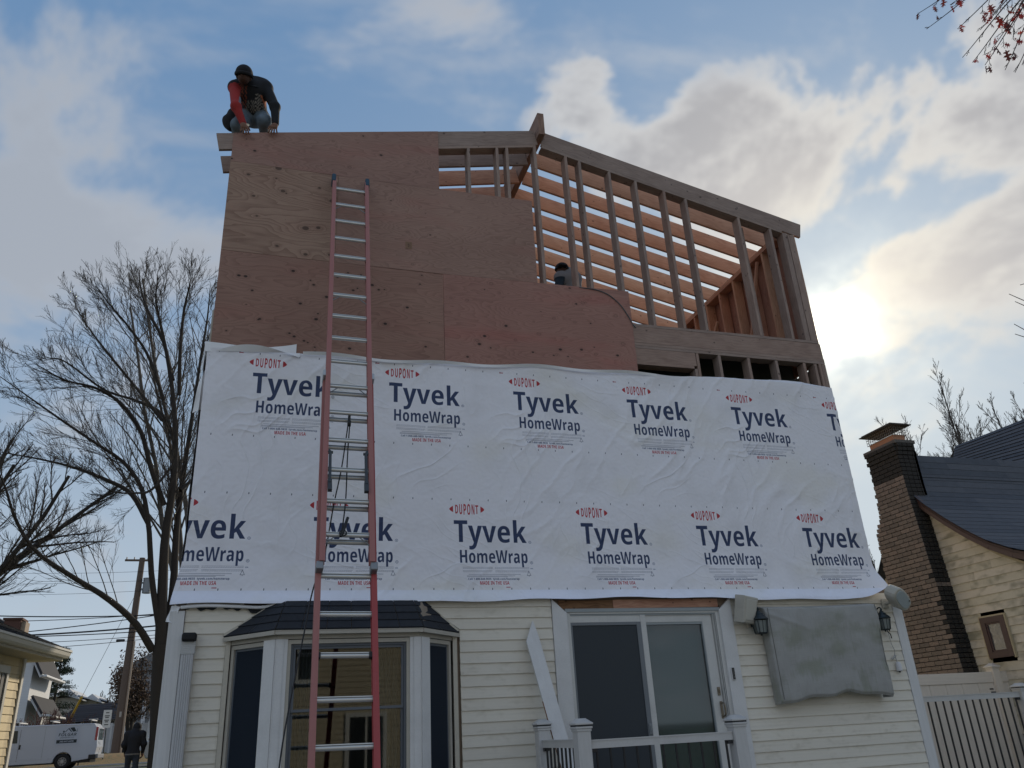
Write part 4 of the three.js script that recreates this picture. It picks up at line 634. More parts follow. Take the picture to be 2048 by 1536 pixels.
// ---------------------------------------------------------------- railings
const vinyl = mat([.60, .60, .60], .4, { map: trimTex });
function railPost(parent, x, z, y0, y1, w = .118) {
  const p = sub(parent, 'post', [x, y0, z]);
  part(p, 'sleeve', rbox(w, y1 - y0 - .08, w, .006, 0, (y1 - y0 - .08) / 2, 0), vinyl);
  part(p, 'collar', join([rbox(w + .014, .02, w + .014, .004, 0, y1 - y0 - .085, 0), rbox(w + .028, .016, w + .028, .004, 0, y1 - y0 - .066, 0)]), vinyl);
  part(p, 'dark_band', rbox(w + .02, .014, w + .02, .003, 0, y1 - y0 - .050, 0), mat([.03, .032, .035], .6));  // near-black band filling the gap between collar and cap
  const h = y1 - y0 - .043; part(p, 'cap', join([rbox(w + .038, .016, w + .038, .004, 0, h + .006, 0), new THREE.CylinderGeometry(.045, (w + .030) * .707, .034, 4).rotateY(Math.PI / 4).translate(0, h + .03, 0)]), vinyl);
}
function railing(parent, a, b, yTop, yBot, spacing, r = .0105) {
  const L = a.distanceTo(b), n = Math.max(1, Math.round(L / spacing)), d = b.clone().sub(a).normalize();
  part(parent, 'top_rail', bar(V3(a.x, yTop - .029, a.z), V3(b.x, yTop - .029, b.z), .056, .052), vinyl);
  part(parent, 'top_rail_cap', bar(V3(a.x, yTop + .004, a.z), V3(b.x, yTop + .004, b.z), .01, .064), vinyl);
  part(parent, 'bottom_rail', bar(V3(a.x, yBot, a.z), V3(b.x, yBot, b.z), .05, .045), vinyl);
  const g = new THREE.CylinderGeometry(r, r, yTop - .05 - yBot - .025, 8);
  for (let i = 0; i < n; i++) { const p = a.clone().lerp(b, (i + .5) / n); const o = part(parent, 'baluster', g, blackMetal); o.position.set(p.x, (yTop - .056 + yBot + .025) / 2, p.z); }
  for (const e of [a.clone().addScaledVector(d, .03), b.clone().addScaledVector(d, -.03)]) part(parent, 'rail_bracket', rbox(.05, .03, .05, .006, e.x, yTop - .072, e.z), blackMetal);
}
{
  const dk = thing('deck', 'small raised landing in front of the sliding door', 'deck', [4.5, 0, .9]);
  for (let i = 0; i < 11; i++) part(dk, 'deck_board', box(-1.3, 1.25, .58, .605, -.84 + i * .145, -.84 + i * .145 + .138), mat([.28, .25, .22], .8));
  part(dk, 'deck_frame', join([box(-1.28, 1.23, .40, .578, .66, .70), box(-1.28, -1.24, .40, .578, -.84, .66), box(1.19, 1.23, .40, .578, -.84, .66)]), woodMat[0]);
  for (const [x, z] of [[-1.2, .6], [1.15, .6], [-1.2, -.6], [1.15, -.6]]) part(dk, 'deck_post', box(x - .045, x + .045, -.2, .40, z - .045, z + .045), woodMat[1]);
  const r = thing('deck_railing', 'white vinyl railing with black round balusters in front of the sliding door', 'railing', [3.3, .605, 1.45]);
  const p2 = onZ(1161, 1441, 1.45), p3 = onZ(1467, 1434, 1.45), X3 = p3.x - 3.3, X2 = p2.x - 3.3;
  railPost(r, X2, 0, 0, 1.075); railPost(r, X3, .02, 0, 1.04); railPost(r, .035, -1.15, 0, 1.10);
  railing(r, V3(X2 + .062, 0, 0), V3(X3 - .062, 0, .02), .905, .10, .115);
  railing(r, V3(X2 + .002, 0, -.062), V3(.033, 0, -1.09), .915, .10, .115);
}

// ---------------------------------------------------------------- right: railing, vinyl fence, brick chimney house
{
  const Z = -.6, yT = 1.745, yB = .80;
  const dk = thing('side_deck', 'raised side deck beyond the house corner', 'deck', [9.4, 0, -1.0]);
  for (let i = 0; i < 9; i++) part(dk, 'deck_board', box(-1.2, 2.0, .68, .705, -.36 + i * .145 - .5, -.36 + i * .145 + .138 - .5), mat([.28, .25, .22], .8));
  part(dk, 'deck_frame', join([box(-1.2, 2.0, .5, .678, -.86, .44)]), woodMat[0]); for (const x of [-1.1, 0, 1.9]) for (const z of [-.7, .35]) part(dk, 'deck_post', box(x - .045, x + .045, -.2, .5, z - .045, z + .045), woodMat[1]);
  const r = thing('side_railing', 'white railing with thin black balusters beyond the house corner', 'railing', [9.4, .705, Z]);
  const e = onZ(2036, 1372, Z).x - 9.4 + .02;
  railing(r, V3(-1.2, 0, 0), V3(e - .06, 0, 0), yT - .705, .075, .118, .0115);
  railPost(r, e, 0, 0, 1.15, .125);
  railing(r, V3(e + .06, 0, 0), V3(e + 1.0, 0, 0), yT - .705, .075, .118, .0115);
  const latch = part(r, 'gate_stop', rbox(.05, .09, .03, .01, -1.02, .42, .05), mat([.55, .50, .42], .7));
}
{
  const Z = -2.0, o = thing('vinyl_fence', 'tall tan vinyl privacy fence between the two houses', 'fence', [10, 0, Z]);
  const tan = mat([.80, .745, .675], .5, { map: trimTex }), P = onZ(1985, 1340, Z), yTop = onZ(1900, 1347, Z).y, xs = [7.95, P.x, P.x + 2.44];
  xs.forEach((x) => { const p = sub(o, 'post', [x - 10, 0, 0]); part(p, 'sleeve', rbox(.127, yTop + .06, .127, .004, 0, (yTop + .06) / 2, 0), tan); part(p, 'cap', join([rbox(.17, .02, .17, .004, 0, yTop + .07, 0), new THREE.CylinderGeometry(.03, .115, .045, 4).rotateY(Math.PI / 4).translate(0, yTop + .10, 0), rbox(.145, .02, .145, .004, 0, yTop + .05, 0)]), tan); });
  for (let i = 0; i < 2; i++) {
    const a = xs[i] - 10 + .064, b = xs[i + 1] - 10 - .064;
    part(o, 'top_rail', rbox(b - a, .15, .05, .006, (a + b) / 2, yTop - .075, 0), tan); part(o, 'bottom_rail', rbox(b - a, .15, .05, .006, (a + b) / 2, .16, 0), tan);
    const n = Math.round((b - a) / .29); for (let k = 0; k < n; k++) part(o, 'panel_board', rbox((b - a) / n - .004, yTop - .38, .022, .003, mix(a, b, (k + .5) / n), (yTop - .15 + .23) / 2, 0), tan);
  }
  part(o, 'maker_tag', join([rbox(.09, .05, .004, .001, P.x - 10 - .11, yTop - .30, .014), rbox(.07, .02, .004, .001, P.x - 10 - .13, yTop - .24, .014)]), mat([.05, .05, .05], .5));
}
{
  const XW = 11.6, XF = 11.28, nb = thing('brick_chimney_house', 'old cottage with a brick chimney, dark swept roof and mildewed tan siding', 'house', [XW, 0, -3]);
  const fr = (y) => y > 5.2 ? -2.66 : mix(-2.46, -2.66, clamp((y - 2) / 3.2));
  const P = (x, y, z) => V3(x - XW, y, z + 3), loc = (v) => V3(v.x - XW, v.y, v.z + 3);
  // sloping eave line traced along the gable wall
  const rake = [[1819, 968], [1840, 999], [1869, 1025], [1911, 1053], [1953, 1078], [1999, 1101], [2048, 1117]].map(([u, v]) => onX(u, v, XW)); const last = rake[rake.length - 1];
  rake.push(V3(XW, last.y - .30, last.z + .75)); const rid = onX(1819, 937, XW), RY = rid.y + .35, RZ = -3.05;
  const gy = (z) => { for (let i = 0; i < rake.length - 1; i++) if (z >= rake[i].z && z <= rake[i + 1].z) return mix(rake[i].y, rake[i + 1].y, (z - rake[i].z) / (rake[i + 1].z - rake[i].z)); return z < rake[0].z ? rake[0].y + (rake[0].z - z) * .75 : 2; };
  const endZ = rake[rake.length - 1].z;
  part(nb, 'wall', (() => { const pts = [[endZ + 3 - .02, -.2], [endZ + 3 - .02, gy(endZ - .01) - .06]]; for (let i = rake.length - 2; i >= 0; i--) pts.push([rake[i].z + 3, rake[i].y - .05]); pts.push([0, 5.2], [-2.2, 2.12], [-2.2, -.2]); const g = plate(pts, 0, .15); g.applyMatrix4(new THREE.Matrix4().makeBasis(V3(0, 0, 1), V3(0, 1, 0), V3(1, 0, 0))); return g; })(), mat([.30, .26, .2], .9));
  const mild = texture(512, 512, (u, v) => { const n = fbm(u * 5, v * 7, 4, 5), m = sstep(-.12, .38, n + .25 * noise3(u * 18, v * 30, 6)), f = .03 * noise3(u * 60, v * 60, 3); return toS([mix(.60, .31, m) + f, mix(.55, .29, m) + f, mix(.46, .225, m) + f]); });
  const sm = [mat(rgb(1, 1, 1), .8, { map: mild }), mat(rgb(.92, .93, .9), .8, { map: mild })];
  // lap siding boards on the gable wall, following the rake
  const expo = .125;
  for (let k = 0; k < 40; k++) {
    const y0 = 1.2 + k * expo, y1 = y0 + expo + .006; if (y0 > RY - .3) break;
    let zr = endZ - .05; for (let z = endZ - .05; z > -2.85; z -= .01) if (gy(z) - .045 > y1) { zr = z; break; } else zr = z;
    const spans = [[fr(y0) - .03, zr], [Math.max(-5.9, -3.6 + (y1 - 4.42) / 1.4), -3.45]].filter(([a, b]) => b - a > .03);
    for (const [za, zb0] of spans) {
      const zb = zb0, pieces = (za > -3 && y1 > 2.26 && y0 < 2.88) ? [[za, Math.min(zb, -2.15)], [-1.70, zb]] : [[za, zb]];
      for (const [a, b] of pieces) { if (b - a < .02) continue; const Q = [], U = [], ou = R0(); const q = (A, B, C2, D) => { for (const v of [A, B, C2, A, C2, D]) { Q.push(v[0], v[1], v[2]); U.push(v[2] / 2.2 + ou, v[1] / 2.2); } }; const xb = -.022, xt = -.008; const zslant = (za > -3 && b === zr) ? (() => { let z = zr; for (let zz = endZ - .05; zz > zr; zz -= .01) if (gy(zz) - .045 > y0) { z = zz; break; } return z; })() : b; q([xb, y0, a + 3], [xb, y0, zslant + 3], [xt, y1, b + 3], [xt, y1, a + 3]); q([.0, y0, a + 3], [.0, y0, zslant + 3], [xb, y0, zslant + 3], [xb, y0, a + 3]); const g = new THREE.BufferGeometry(); g.setAttribute('position', new THREE.Float32BufferAttribute(Q, 3)); g.setAttribute('uv', new THREE.Float32BufferAttribute(U, 2)); g.computeVertexNormals(); part(nb, 'siding_board', g, sm[k % 2]); }
    }
  }
  // window
  const wn = sub(nb, 'window', [-.01, 0, 0]), brown = mat([.075, .045, .042], .5);
  const wa = -2.15 + 3, wb = -1.70 + 3, y0 = 2.27, y1 = 2.87;
  part(wn, 'frame', join([box(-.06, .02, y0, y1, wa, wa + .085), box(-.06, .02, y0, y1, wb - .085, wb), box(-.06, .02, y1 - .085, y1, wa + .085, wb - .085), box(-.06, .02, y0, y0 + .085, wa + .085, wb - .085)]), brown);
  part(wn, 'casing', join([box(-.05, .02, y0 - .02, y1 + .02, wa - .025, wa), box(-.05, .02, y0 - .02, y1 + .02, wb, wb + .025), box(-.05, .02, y1, y1 + .025, wa, wb)]), mat([.42, .36, .24], .7));
  part(wn, 'sash', join([box(-.045, .01, y0 + .085, y1 - .085, wa + .085, wa + .11), box(-.045, .01, y0 + .085, y1 - .085, wb - .11, wb - .085), box(-.045, .01, y1 - .11, y1 - .085, wa + .11, wb - .11), box(-.045, .01, y0 + .085, y0 + .11, wa + .11, wb - .11)]), mat([.07, .04, .04], .5));
  part(wn, 'pane', sheet(24, 30, (s, t) => V3(-.025 + .006 * noise3(s * 5, t * 6, 3), mix(y0 + .11, y1 - .11, t), mix(wa + .11, wb - .11, s))), mat([.25, .25, .25], .08, { metalness: .55, side: THREE.DoubleSide }));
  // roof: swept shingle courses
  const rt = texture(512, 128, (u, v) => { const k = .090 + .030 * noise3(u * 120, v * 50, 3) + .022 * fbm(u * 9, v * 4, 5, 4); return toS([k * .92, k * 1.0, k * 1.18]); });
  const rm = [mat(rgb(1, 1, 1), .88, { map: rt }), mat(rgb(.86, .88, .9), .88, { map: rt }), mat(rgb(1.12, 1.1, 1.08), .88, { map: rt })];
  const prof = [V3(0, RY, RZ)]; for (const r of rake) if (r.z > RZ + .05) prof.push(V3(0, r.y + .16, r.z)); const cum = [0]; for (let i = 1; i < prof.length; i++) cum.push(cum[i - 1] + prof[i].distanceTo(prof[i - 1]));
  const pAt = (s) => { s = clamp(s, 0, cum[cum.length - 1]); let i = 1; while (i < cum.length - 1 && cum[i] < s) i++; return prof[i - 1].clone().lerp(prof[i], (s - cum[i - 1]) / (cum[i] - cum[i - 1])); };
  const total = cum[cum.length - 1], course = .14, nC = Math.floor(total / course);
  const XE = 7.5;
  for (let k = 0; k < nC; k++) {
    const a = pAt(k * course), b = pAt((k + 1) * course + .012), n = V3(0, b.z - a.z, a.y - b.y).normalize();
    const A = a.clone().addScaledVector(n, .002), B = b.clone().addScaledVector(n, .007), Bl = b.clone().addScaledVector(n, -.004);
    const tabs = 6, w = (XE + .25) / tabs;
    for (let t = 0; t < tabs; t++) { const x0 = -.22 + t * w, x1 = x0 + w, Q = [], U = [], ou = R0(); const q = (p) => { for (const i of [0, 1, 2, 0, 2, 3]) { Q.push(p[i][0], p[i][1], p[i][2] + 3); U.push(p[i][0] / 1.5 + ou, i * .3 + ou); } }; q([[x0, B.y, B.z], [x1, B.y, B.z], [x1, A.y, A.z], [x0, A.y, A.z]]); q([[x0, Bl.y, Bl.z], [x1, Bl.y, Bl.z], [x1, B.y, B.z], [x0, B.y, B.z]]); const g = new THREE.BufferGeometry(); g.setAttribute('position', new THREE.Float32BufferAttribute(Q, 3)); g.setAttribute('uv', new THREE.Float32BufferAttribute(U, 2)); g.computeVertexNormals(); part(nb, 'shingle_course', g, rm[Math.floor(R0() * 3)]); }
  }
  part(nb, 'roof_underside', sheet(2, 20, (s, t) => { const p = pAt(t * total); return V3(mix(-.2, XE, s), p.y - .05, p.z + 3 - .02); }, null, .03), brown);
  part(nb, 'rear_roof', sheet(2, 6, (s, t) => V3(mix(-.16, XE, s), 5.45 - t * 3.36, .1 - t * 2.4), null, .05), rm[1]);
  part(nb, 'rake_board', join(rake.slice(0, -1).map((r, i) => bar(P(XW - .17, r.y + .075, r.z), P(XW - .17, rake[i + 1].y + .075, rake[i + 1].z), .12, .03, V3(0, 1, 0)))), brown);
  part(nb, 'rake_trim', join(rake.slice(1, -1).map((r, i) => bar(P(XW - .03, r.y - .055, r.z), P(XW - .03, rake[i + 2].y - .055, rake[i + 2].z), .035, .03, V3(0, 1, 0)))), mat([.42, .36, .24], .7));
  part(nb, 'front_wall', box(.15, XE, -.2, gy(endZ - .02) + .1, endZ + 3 - .5, endZ + 3 - .35), mat([.34, .30, .22], .85)); part(nb, 'inner_wall', box(XE - .2, XE, -.2, 4, -2.5, endZ + 2.4), mat([.34, .30, .22], .85)); part(nb, 'rear_wall', box(.15, XE, -.2, 3, -3.3, -3.15), mat([.34, .30, .22], .85));
  // higher main roof behind
  const a0 = far(1888, 944, 19), a1 = far(1911, 892, 19.6), a2 = far(2048, 838, 19.6), a3 = far(2048, 948, 19);
  const hr = [a0, a1, V3(a1.x + 6, a1.y + .05, a1.z + 2.2), V3(a0.x + 8, a0.y - .02, a0.z + 3.6)].map(loc);
  const dir = a2.clone().sub(a1); const q2 = a1.clone().addScaledVector(dir, 2.6), q3 = V3(q2.x, a0.y - .2, q2.z + 1.9), q0 = V3(a0.x, a0.y - .3, a0.z);
  const courses = 14; for (let k = 0; k < courses; k++) { const t0 = k / courses, t1 = (k + 1.08) / courses; const L0 = loc(q0.clone().lerp(a1, t0)), R0_ = loc(q3.clone().lerp(q2, t0)), L1 = loc(q0.clone().lerp(a1, Math.min(1, t1))), R1 = loc(q3.clone().lerp(q2, Math.min(1, t1))); const n = R0_.clone().sub(L0).cross(L1.clone().sub(L0)).normalize().multiplyScalar(.02); const g = sheet(2, 1, (s, t) => L0.clone().lerp(R0_, s).add(n).lerp(L1.clone().lerp(R1, s), t), (s, t) => [s * 5, k * .21 + t * .2], .02); part(nb, 'shingle_course', g, rm[k % 3]); }
  part(nb, 'main_roof_back', sheet(2, 2, (s, t) => { const u = loc(a1.clone()).lerp(loc(q2.clone()), s); return V3(u.x, u.y - 2.6 * t, u.z - 3 * t); }, null, .05), rm[0]);
  part(nb, 'main_wall', box(3.2, 9, -.2, 5.0, -3.2, -.6), mat([.34, .30, .22], .85));
  // chimney, brick by brick
  const ch = sub(nb, 'chimney', [0, 0, 0], 'weathered brown brick chimney with sooty front');
  const yTop = 5.99, front = -2.47, course2 = .0745, Lb = .212, mort = .011;
  const back = (y) => y > 4.85 ? -3.42 : y > 4.45 ? mix(-3.62, -3.42, (y - 4.45) / .4) : -3.62 - .02 * (4.45 - y);
  part(ch, 'mortar', (() => { const pts = [[fr(-.2) + 3 - .012, -.2], [fr(2) + 3 - .012, 2], [fr(5.2) + 3 - .012, 5.2], [fr(6) + 3 - .012, yTop - .03], [back(6) + 3 + .012, yTop - .03], [back(4.85) + 3 + .012, 4.85], [back(4.45) + 3 + .012, 4.45], [back(-.2) + 3 + .012, -.2]]; const g = plate(pts, XF - XW + .012, .10); g.applyMatrix4(new THREE.Matrix4().makeBasis(V3(0, 0, 1), V3(0, 1, 0), V3(1, 0, 0))); return g; })(), mat([.50, .475, .44], .95));
  const bt = texture(128, 64, (u, v) => { const n = fbm(u * 6, v * 4, 3, 4), f = noise3(u * 50, v * 30, 2); const k = 1 + .35 * n + .18 * f; return [.62 * k + .1, .60 * k + .1, .58 * k + .1]; });
  const bm = [[.40, .345, .32], [.33, .29, .27], [.43, .365, .335], [.29, .26, .245], [.37, .325, .30]].map((c) => mat(c, .92, { map: bt })), soot = [[.050, .052, .054], [.062, .060, .058], [.042, .045, .048]].map((c) => mat(c, .95, { map: bt }));
  const rest = [], restSoot = []; let made = 0; const bricks = [];
  const n = Math.floor((yTop + .2) / course2);
  for (let k = 0; k < n; k++) {
    const y = yTop - .02 - (k + 1) * course2, f = fr(y), b = back(y), off = k % 2 ? Lb / 2 : 0, shaft = y > 4.9;
    const head = y > yTop - .35 ? .018 * Math.floor((y - yTop + .35) / course2) * .8 : 0;      // corbelled head
    for (let z = f; z > b + .03; z -= Lb) { const z1 = z - (z === f && off ? Lb / 2 : 0), za = z, zb = Math.max(b + (R0() < .5 ? -.02 : .0), (z === f && off) ? z - Lb / 2 : z - Lb); bricks.push([XF - XW - head - .004 * R0(), y, (za + zb) / 2 + 3, za - zb - mort, 'x', (za + zb) / 2]); if (z === f && off) z += Lb / 2; }
    // bricks of the face towards us
    const dep = shaft ? .36 : -(XF - XW); for (let x = 0; x < dep - .02; x += Lb / 2) { const w = Math.min(Lb / 2, dep - x); bricks.push([XF - XW + x + w / 2, y, f + 3 + .004 * R0() + head, w - mort, 'z', f]); }
  }
  const vis = (b) => b[1] > 1.9;
  const ordered = bricks.filter(vis).sort((p, q) => p[1] - q[1]);
  const bgx = [0, 1].map((i) => new THREE.BoxGeometry(.10, course2 - mort, 1)), bgz = new THREE.BoxGeometry(1, course2 - mort, .06);
  for (const b of ordered) {
    const dirt = b[4] === 'z' ? 1 : 0, wob = fbm(b[2] * 3, b[1] * 2, 4, 3), sooty = dirt ? wob > -.32 : (b[1] > 5.35 && wob > -.25) || (b[2] - 3 > fr(b[1]) - .10 && b[1] < 3.6 && wob > .0);
    const mset = sooty ? soot : bm, m = mset[Math.floor(R0() * mset.length)];
    if (made < 300) { const o = part(ch, 'brick', b[4] === 'x' ? bgx[0] : bgz, m); if (b[4] === 'x') { o.position.set(b[0] + .05, b[1] + course2 / 2, b[2]); o.scale.z = b[3]; } else { o.position.set(b[0], b[1] + course2 / 2, b[2] - .03); o.scale.x = b[3]; } o.rotation.set(.012 * (R0() - .5), .02 * (R0() - .5), .01 * (R0() - .5)); made++; }
    else { const g = b[4] === 'x' ? new THREE.BoxGeometry(.10, course2 - mort, b[3]).translate(b[0] + .05, b[1] + course2 / 2, b[2]) : new THREE.BoxGeometry(b[3], course2 - mort, .06).translate(b[0], b[1] + course2 / 2, b[2] - .03); const kk = mset === soot ? 'soot' : Math.floor(R0() * bm.length); (rest[kk] ??= []).push(g); }
  }
  for (const kk of Object.keys(rest)) { const o = part(ch, 'brick_courses', mergeGeometries(rest[kk]), kk === 'soot' ? soot[1] : bm[kk]); o.userData.kind = 'stuff'; }
  part(ch, 'crown', (() => { const g = box(XF - XW - .02, .10, yTop - .03, yTop + .03, back(6) + 3 - .03, fr(6) + 3 + .03); return g; })(), mat([.12, .11, .1], .95));
  const fz = (fr(6) + back(6)) / 2 + 3, cx = -.12;
  part(ch, 'flue', join([box(cx - .13, cx + .13, yTop + .03, yTop + .16, fz - .30, fz + .30)]), mat([.42, .21, .12], .85));
  const wires = []; for (let i = 0; i <= 14; i++) for (const x of [cx - .15, cx + .15]) wires.push(rod(V3(x, yTop + .14, fz - .33 + i * .66 / 14), V3(x, yTop + .32, fz - .33 + i * .66 / 14), .004, .004, 4)); for (let i = 0; i <= 6; i++) for (const z of [fz - .33, fz + .33]) wires.push(rod(V3(cx - .15 + i * .05, yTop + .14, z), V3(cx - .15 + i * .05, yTop + .32, z), .004, .004, 4)); for (const y of [.15, .20, .25, .30]) { for (const x of [cx - .15, cx + .15]) wires.push(rod(V3(x, yTop + y, fz - .33), V3(x, yTop + y, fz + .33), .004, .004, 4)); for (const z of [fz - .33, fz + .33]) wires.push(rod(V3(cx - .15, yTop + y, z), V3(cx + .15, yTop + y, z), .004, .004, 4)); }
  part(ch, 'spark_mesh', join(wires), mat([.25, .24, .22], .5, { metalness: .6 }));
  part(ch, 'rain_cap', join([box(cx - .23, cx + .23, yTop + .32, yTop + .335, fz - .42, fz + .42), box(cx - .20, cx + .20, yTop + .335, yTop + .36, fz - .38, fz + .38), rod(V3(cx - .1, yTop + .36, fz), V3(cx - .1, yTop + .40, fz), .012)]), mat([.06, .052, .046], .6, { metalness: .3 }));
}

// ---------------------------------------------------------------- trees
class Limbs {
  constructor() { this.P = []; this.N = []; this.I = []; }
  tube(pts, r0, r1, sides) {
    const n = pts.length; let base = this.P.length / 3; const T = V3(), X = V3(), Y = V3(); let ref = V3(.3, .1, 1).normalize();
    for (let i = 0; i < n; i++) {
      T.copy(pts[Math.min(n - 1, i + 1)]).sub(pts[Math.max(0, i - 1)]).normalize(); X.copy(ref).addScaledVector(T, -ref.dot(T)); if (X.lengthSq() < 1e-6) X.set(1, 0, 0).addScaledVector(T, -T.x); X.normalize(); Y.copy(T).cross(X); ref.copy(X);
      const r = mix(r0, r1, i / (n - 1));
      for (let k = 0; k < sides; k++) { const a = k / sides * 6.28318, c = Math.cos(a), s = Math.sin(a), nx = X.x * c + Y.x * s, ny = X.y * c + Y.y * s, nz = X.z * c + Y.z * s; this.P.push(pts[i].x + nx * r, pts[i].y + ny * r, pts[i].z + nz * r); this.N.push(nx, ny, nz); }
    }
    for (let i = 0; i < n - 1; i++) for (let k = 0; k < sides; k++) { const a = base + i * sides + k, b = base + i * sides + (k + 1) % sides, c = a + sides, d = b + sides; this.I.push(a, b, d, a, d, c); }
  }
  geo(o = V3()) { const g = new THREE.BufferGeometry(); const P = new Float32Array(this.P); for (let i = 0; i < P.length; i += 3) { P[i] -= o.x; P[i + 1] -= o.y; P[i + 2] -= o.z; } g.setAttribute('position', new THREE.BufferAttribute(P, 3)); g.setAttribute('normal', new THREE.Float32BufferAttribute(this.N, 3)); g.setAttribute('uv', new THREE.BufferAttribute(new Float32Array(P.length / 3 * 2), 2)); g.setIndex(this.I); return g; }
}
// recursive bare branching; tips (optional) collects twig ends
function grow(L, p, d, len, r, lv, R, o, tips) {
  const n = lv <= 1 ? 6 : lv === 2 ? 5 : 4, pts = [p.clone()], q = p.clone(), dir = d.clone(), step = len / n;
  for (let i = 0; i < n; i++) { dir.x += (R() - .5) * o.wob; dir.y += (R() - .5) * o.wob + o.up; dir.z += (R() - .5) * o.wob; dir.normalize(); q.addScaledVector(dir, step); pts.push(q.clone()); }
  L.tube(pts, r, Math.max(o.rmin * .7, r * .35), lv <= 1 ? 5 : lv === 2 ? 4 : 3); spawn(L, pts, len, r, lv, R, o, tips);
  if (lv >= o.max && tips) tips.push([q.clone(), dir.clone()]);
}
function spawn(L, pts, len, r, lv, R, o, tips) {
  if (lv >= o.max) return; const n = pts.length - 1, kids = o.kids[lv];
  for (let k = 0; k < kids; k++) {
    const t = mix(o.from ?? .22, 1, (k + R() * .8) / kids), f = t * n, i = Math.min(n - 1, Math.floor(f)), p = pts[i].clone().lerp(pts[i + 1], f - i), T = pts[i + 1].clone().sub(pts[i]).normalize();
    const ax = V3(R() - .5, R() - .5, R() - .5).cross(T).normalize(), a = (o.ang[0] + (o.ang[1] - o.ang[0]) * R()); const d = T.clone().multiplyScalar(Math.cos(a)).addScaledVector(ax, Math.sin(a)); d.y += o.lift; if (o.flat) d.z *= o.flat; d.normalize();
    const rr = Math.max(o.rmin, r * (1 - .6 * t) * (.34 + .18 * R())); grow(L, p, d, len * (o.shrink[lv] * (.65 + .6 * R())) * (1 - .70 * t), rr, lv + 1, R, o, tips);
  }
}
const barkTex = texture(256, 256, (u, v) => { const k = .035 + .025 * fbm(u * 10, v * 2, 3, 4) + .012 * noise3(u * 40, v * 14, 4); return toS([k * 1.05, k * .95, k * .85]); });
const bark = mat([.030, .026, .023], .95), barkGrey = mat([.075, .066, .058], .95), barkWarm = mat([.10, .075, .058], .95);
const smooth = (pts, n) => new THREE.CatmullRomCurve3(pts).getPoints(n);
{
  const R = rng(77), D = 22, base = far(322, 1536, D), t = thing('bare_tree', 'tall bare tree with several dark stems rising beside the house corner', 'tree', [base.x, groundY(base.x, base.z), base.z]);
  const px = (x, y, dz = 0) => far(x / 1.996, 480 + y / 1.996, D + dz), trunk = new Limbs(), crown = new Limbs(), b0 = t.position;
  trunk.tube([V3(base.x, groundY(base.x, base.z) - .1, base.z), far(323, 1480, D), far(322, 1380, D), far(324, 1290, D)], .30, .20, 12);
  const o = { wob: .26, up: .03, rmin: .0038, max: 3, ang: [.30, .70], lift: .10 };
  const mains = [
    [[[640, 1620], [648, 1400], [660, 1180], [688, 1000], [700, 800], [688, 600], [655, 400], [622, 240], [630, 150]], .14, .012, 0],
    [[[660, 1620], [690, 1400], [705, 1150], [730, 950], [765, 720], [800, 480], [828, 310], [838, 200]], .11, .012, 1.5],
    [[[640, 1580], [606, 1350], [592, 1130], [560, 980], [490, 885], [380, 810], [240, 715], [120, 630], [0, 545]], .08, .01, -1],
    [[[610, 1640], [540, 1530], [430, 1432], [290, 1345], [140, 1240], [60, 1110], [10, 960], [-60, 860]], .095, .01, -2],
    [[[648, 720], [560, 610], [470, 500], [390, 400], [340, 330], [300, 260]], .05, .008, 1.2],
    [[[655, 640], [585, 450], [500, 330], [440, 260], [388, 190]], .048, .008, -1.2],
    [[[690, 560], [650, 400], [590, 280], [562, 190], [556, 120]], .06, .012, 2],
    [[[715, 620], [720, 430], [735, 280], [750, 210], [764, 150]], .06, .012, -1.5],
    [[[592, 1130], [520, 1010], [430, 960], [300, 910], [160, 875], [20, 850]], .07, .012, 1.5],
    [[[655, 1060], [600, 900], [560, 760], [480, 650], [380, 590], [260, 560], [150, 500]], .075, .012, -1.8],
    [[[700, 800], [640, 690], [540, 640], [420, 600], [250, 480], [190, 470]], .06, .012, 2.4],
    [[[720, 1000], [780, 940], [830, 820], [850, 690]], .06, .012, 1],
    [[[690, 900], [600, 1000], [540, 1010], [440, 1000], [360, 930]], .04, .01, -2],
  ];
  for (const [P, r0, r1, dz] of mains) { const pts = smooth(P.map(([x, y], i) => px(x, y, dz * i / P.length)), 22); crown.tube(pts, r0, r1, r0 > .1 ? 9 : 6); let len = 0; for (let i = 1; i < pts.length; i++) len += pts[i].distanceTo(pts[i - 1]); spawn(crown, pts, Math.min(len, 4.6), r0 * .42, 0, R, { ...o, kids: [Math.round(8 + len * 2.3), 8, 6], shrink: [.60, .56, .60] }); }
  part(t, 'trunk', trunk.geo(b0), bark); part(t, 'crown', crown.geo(b0), bark);
}
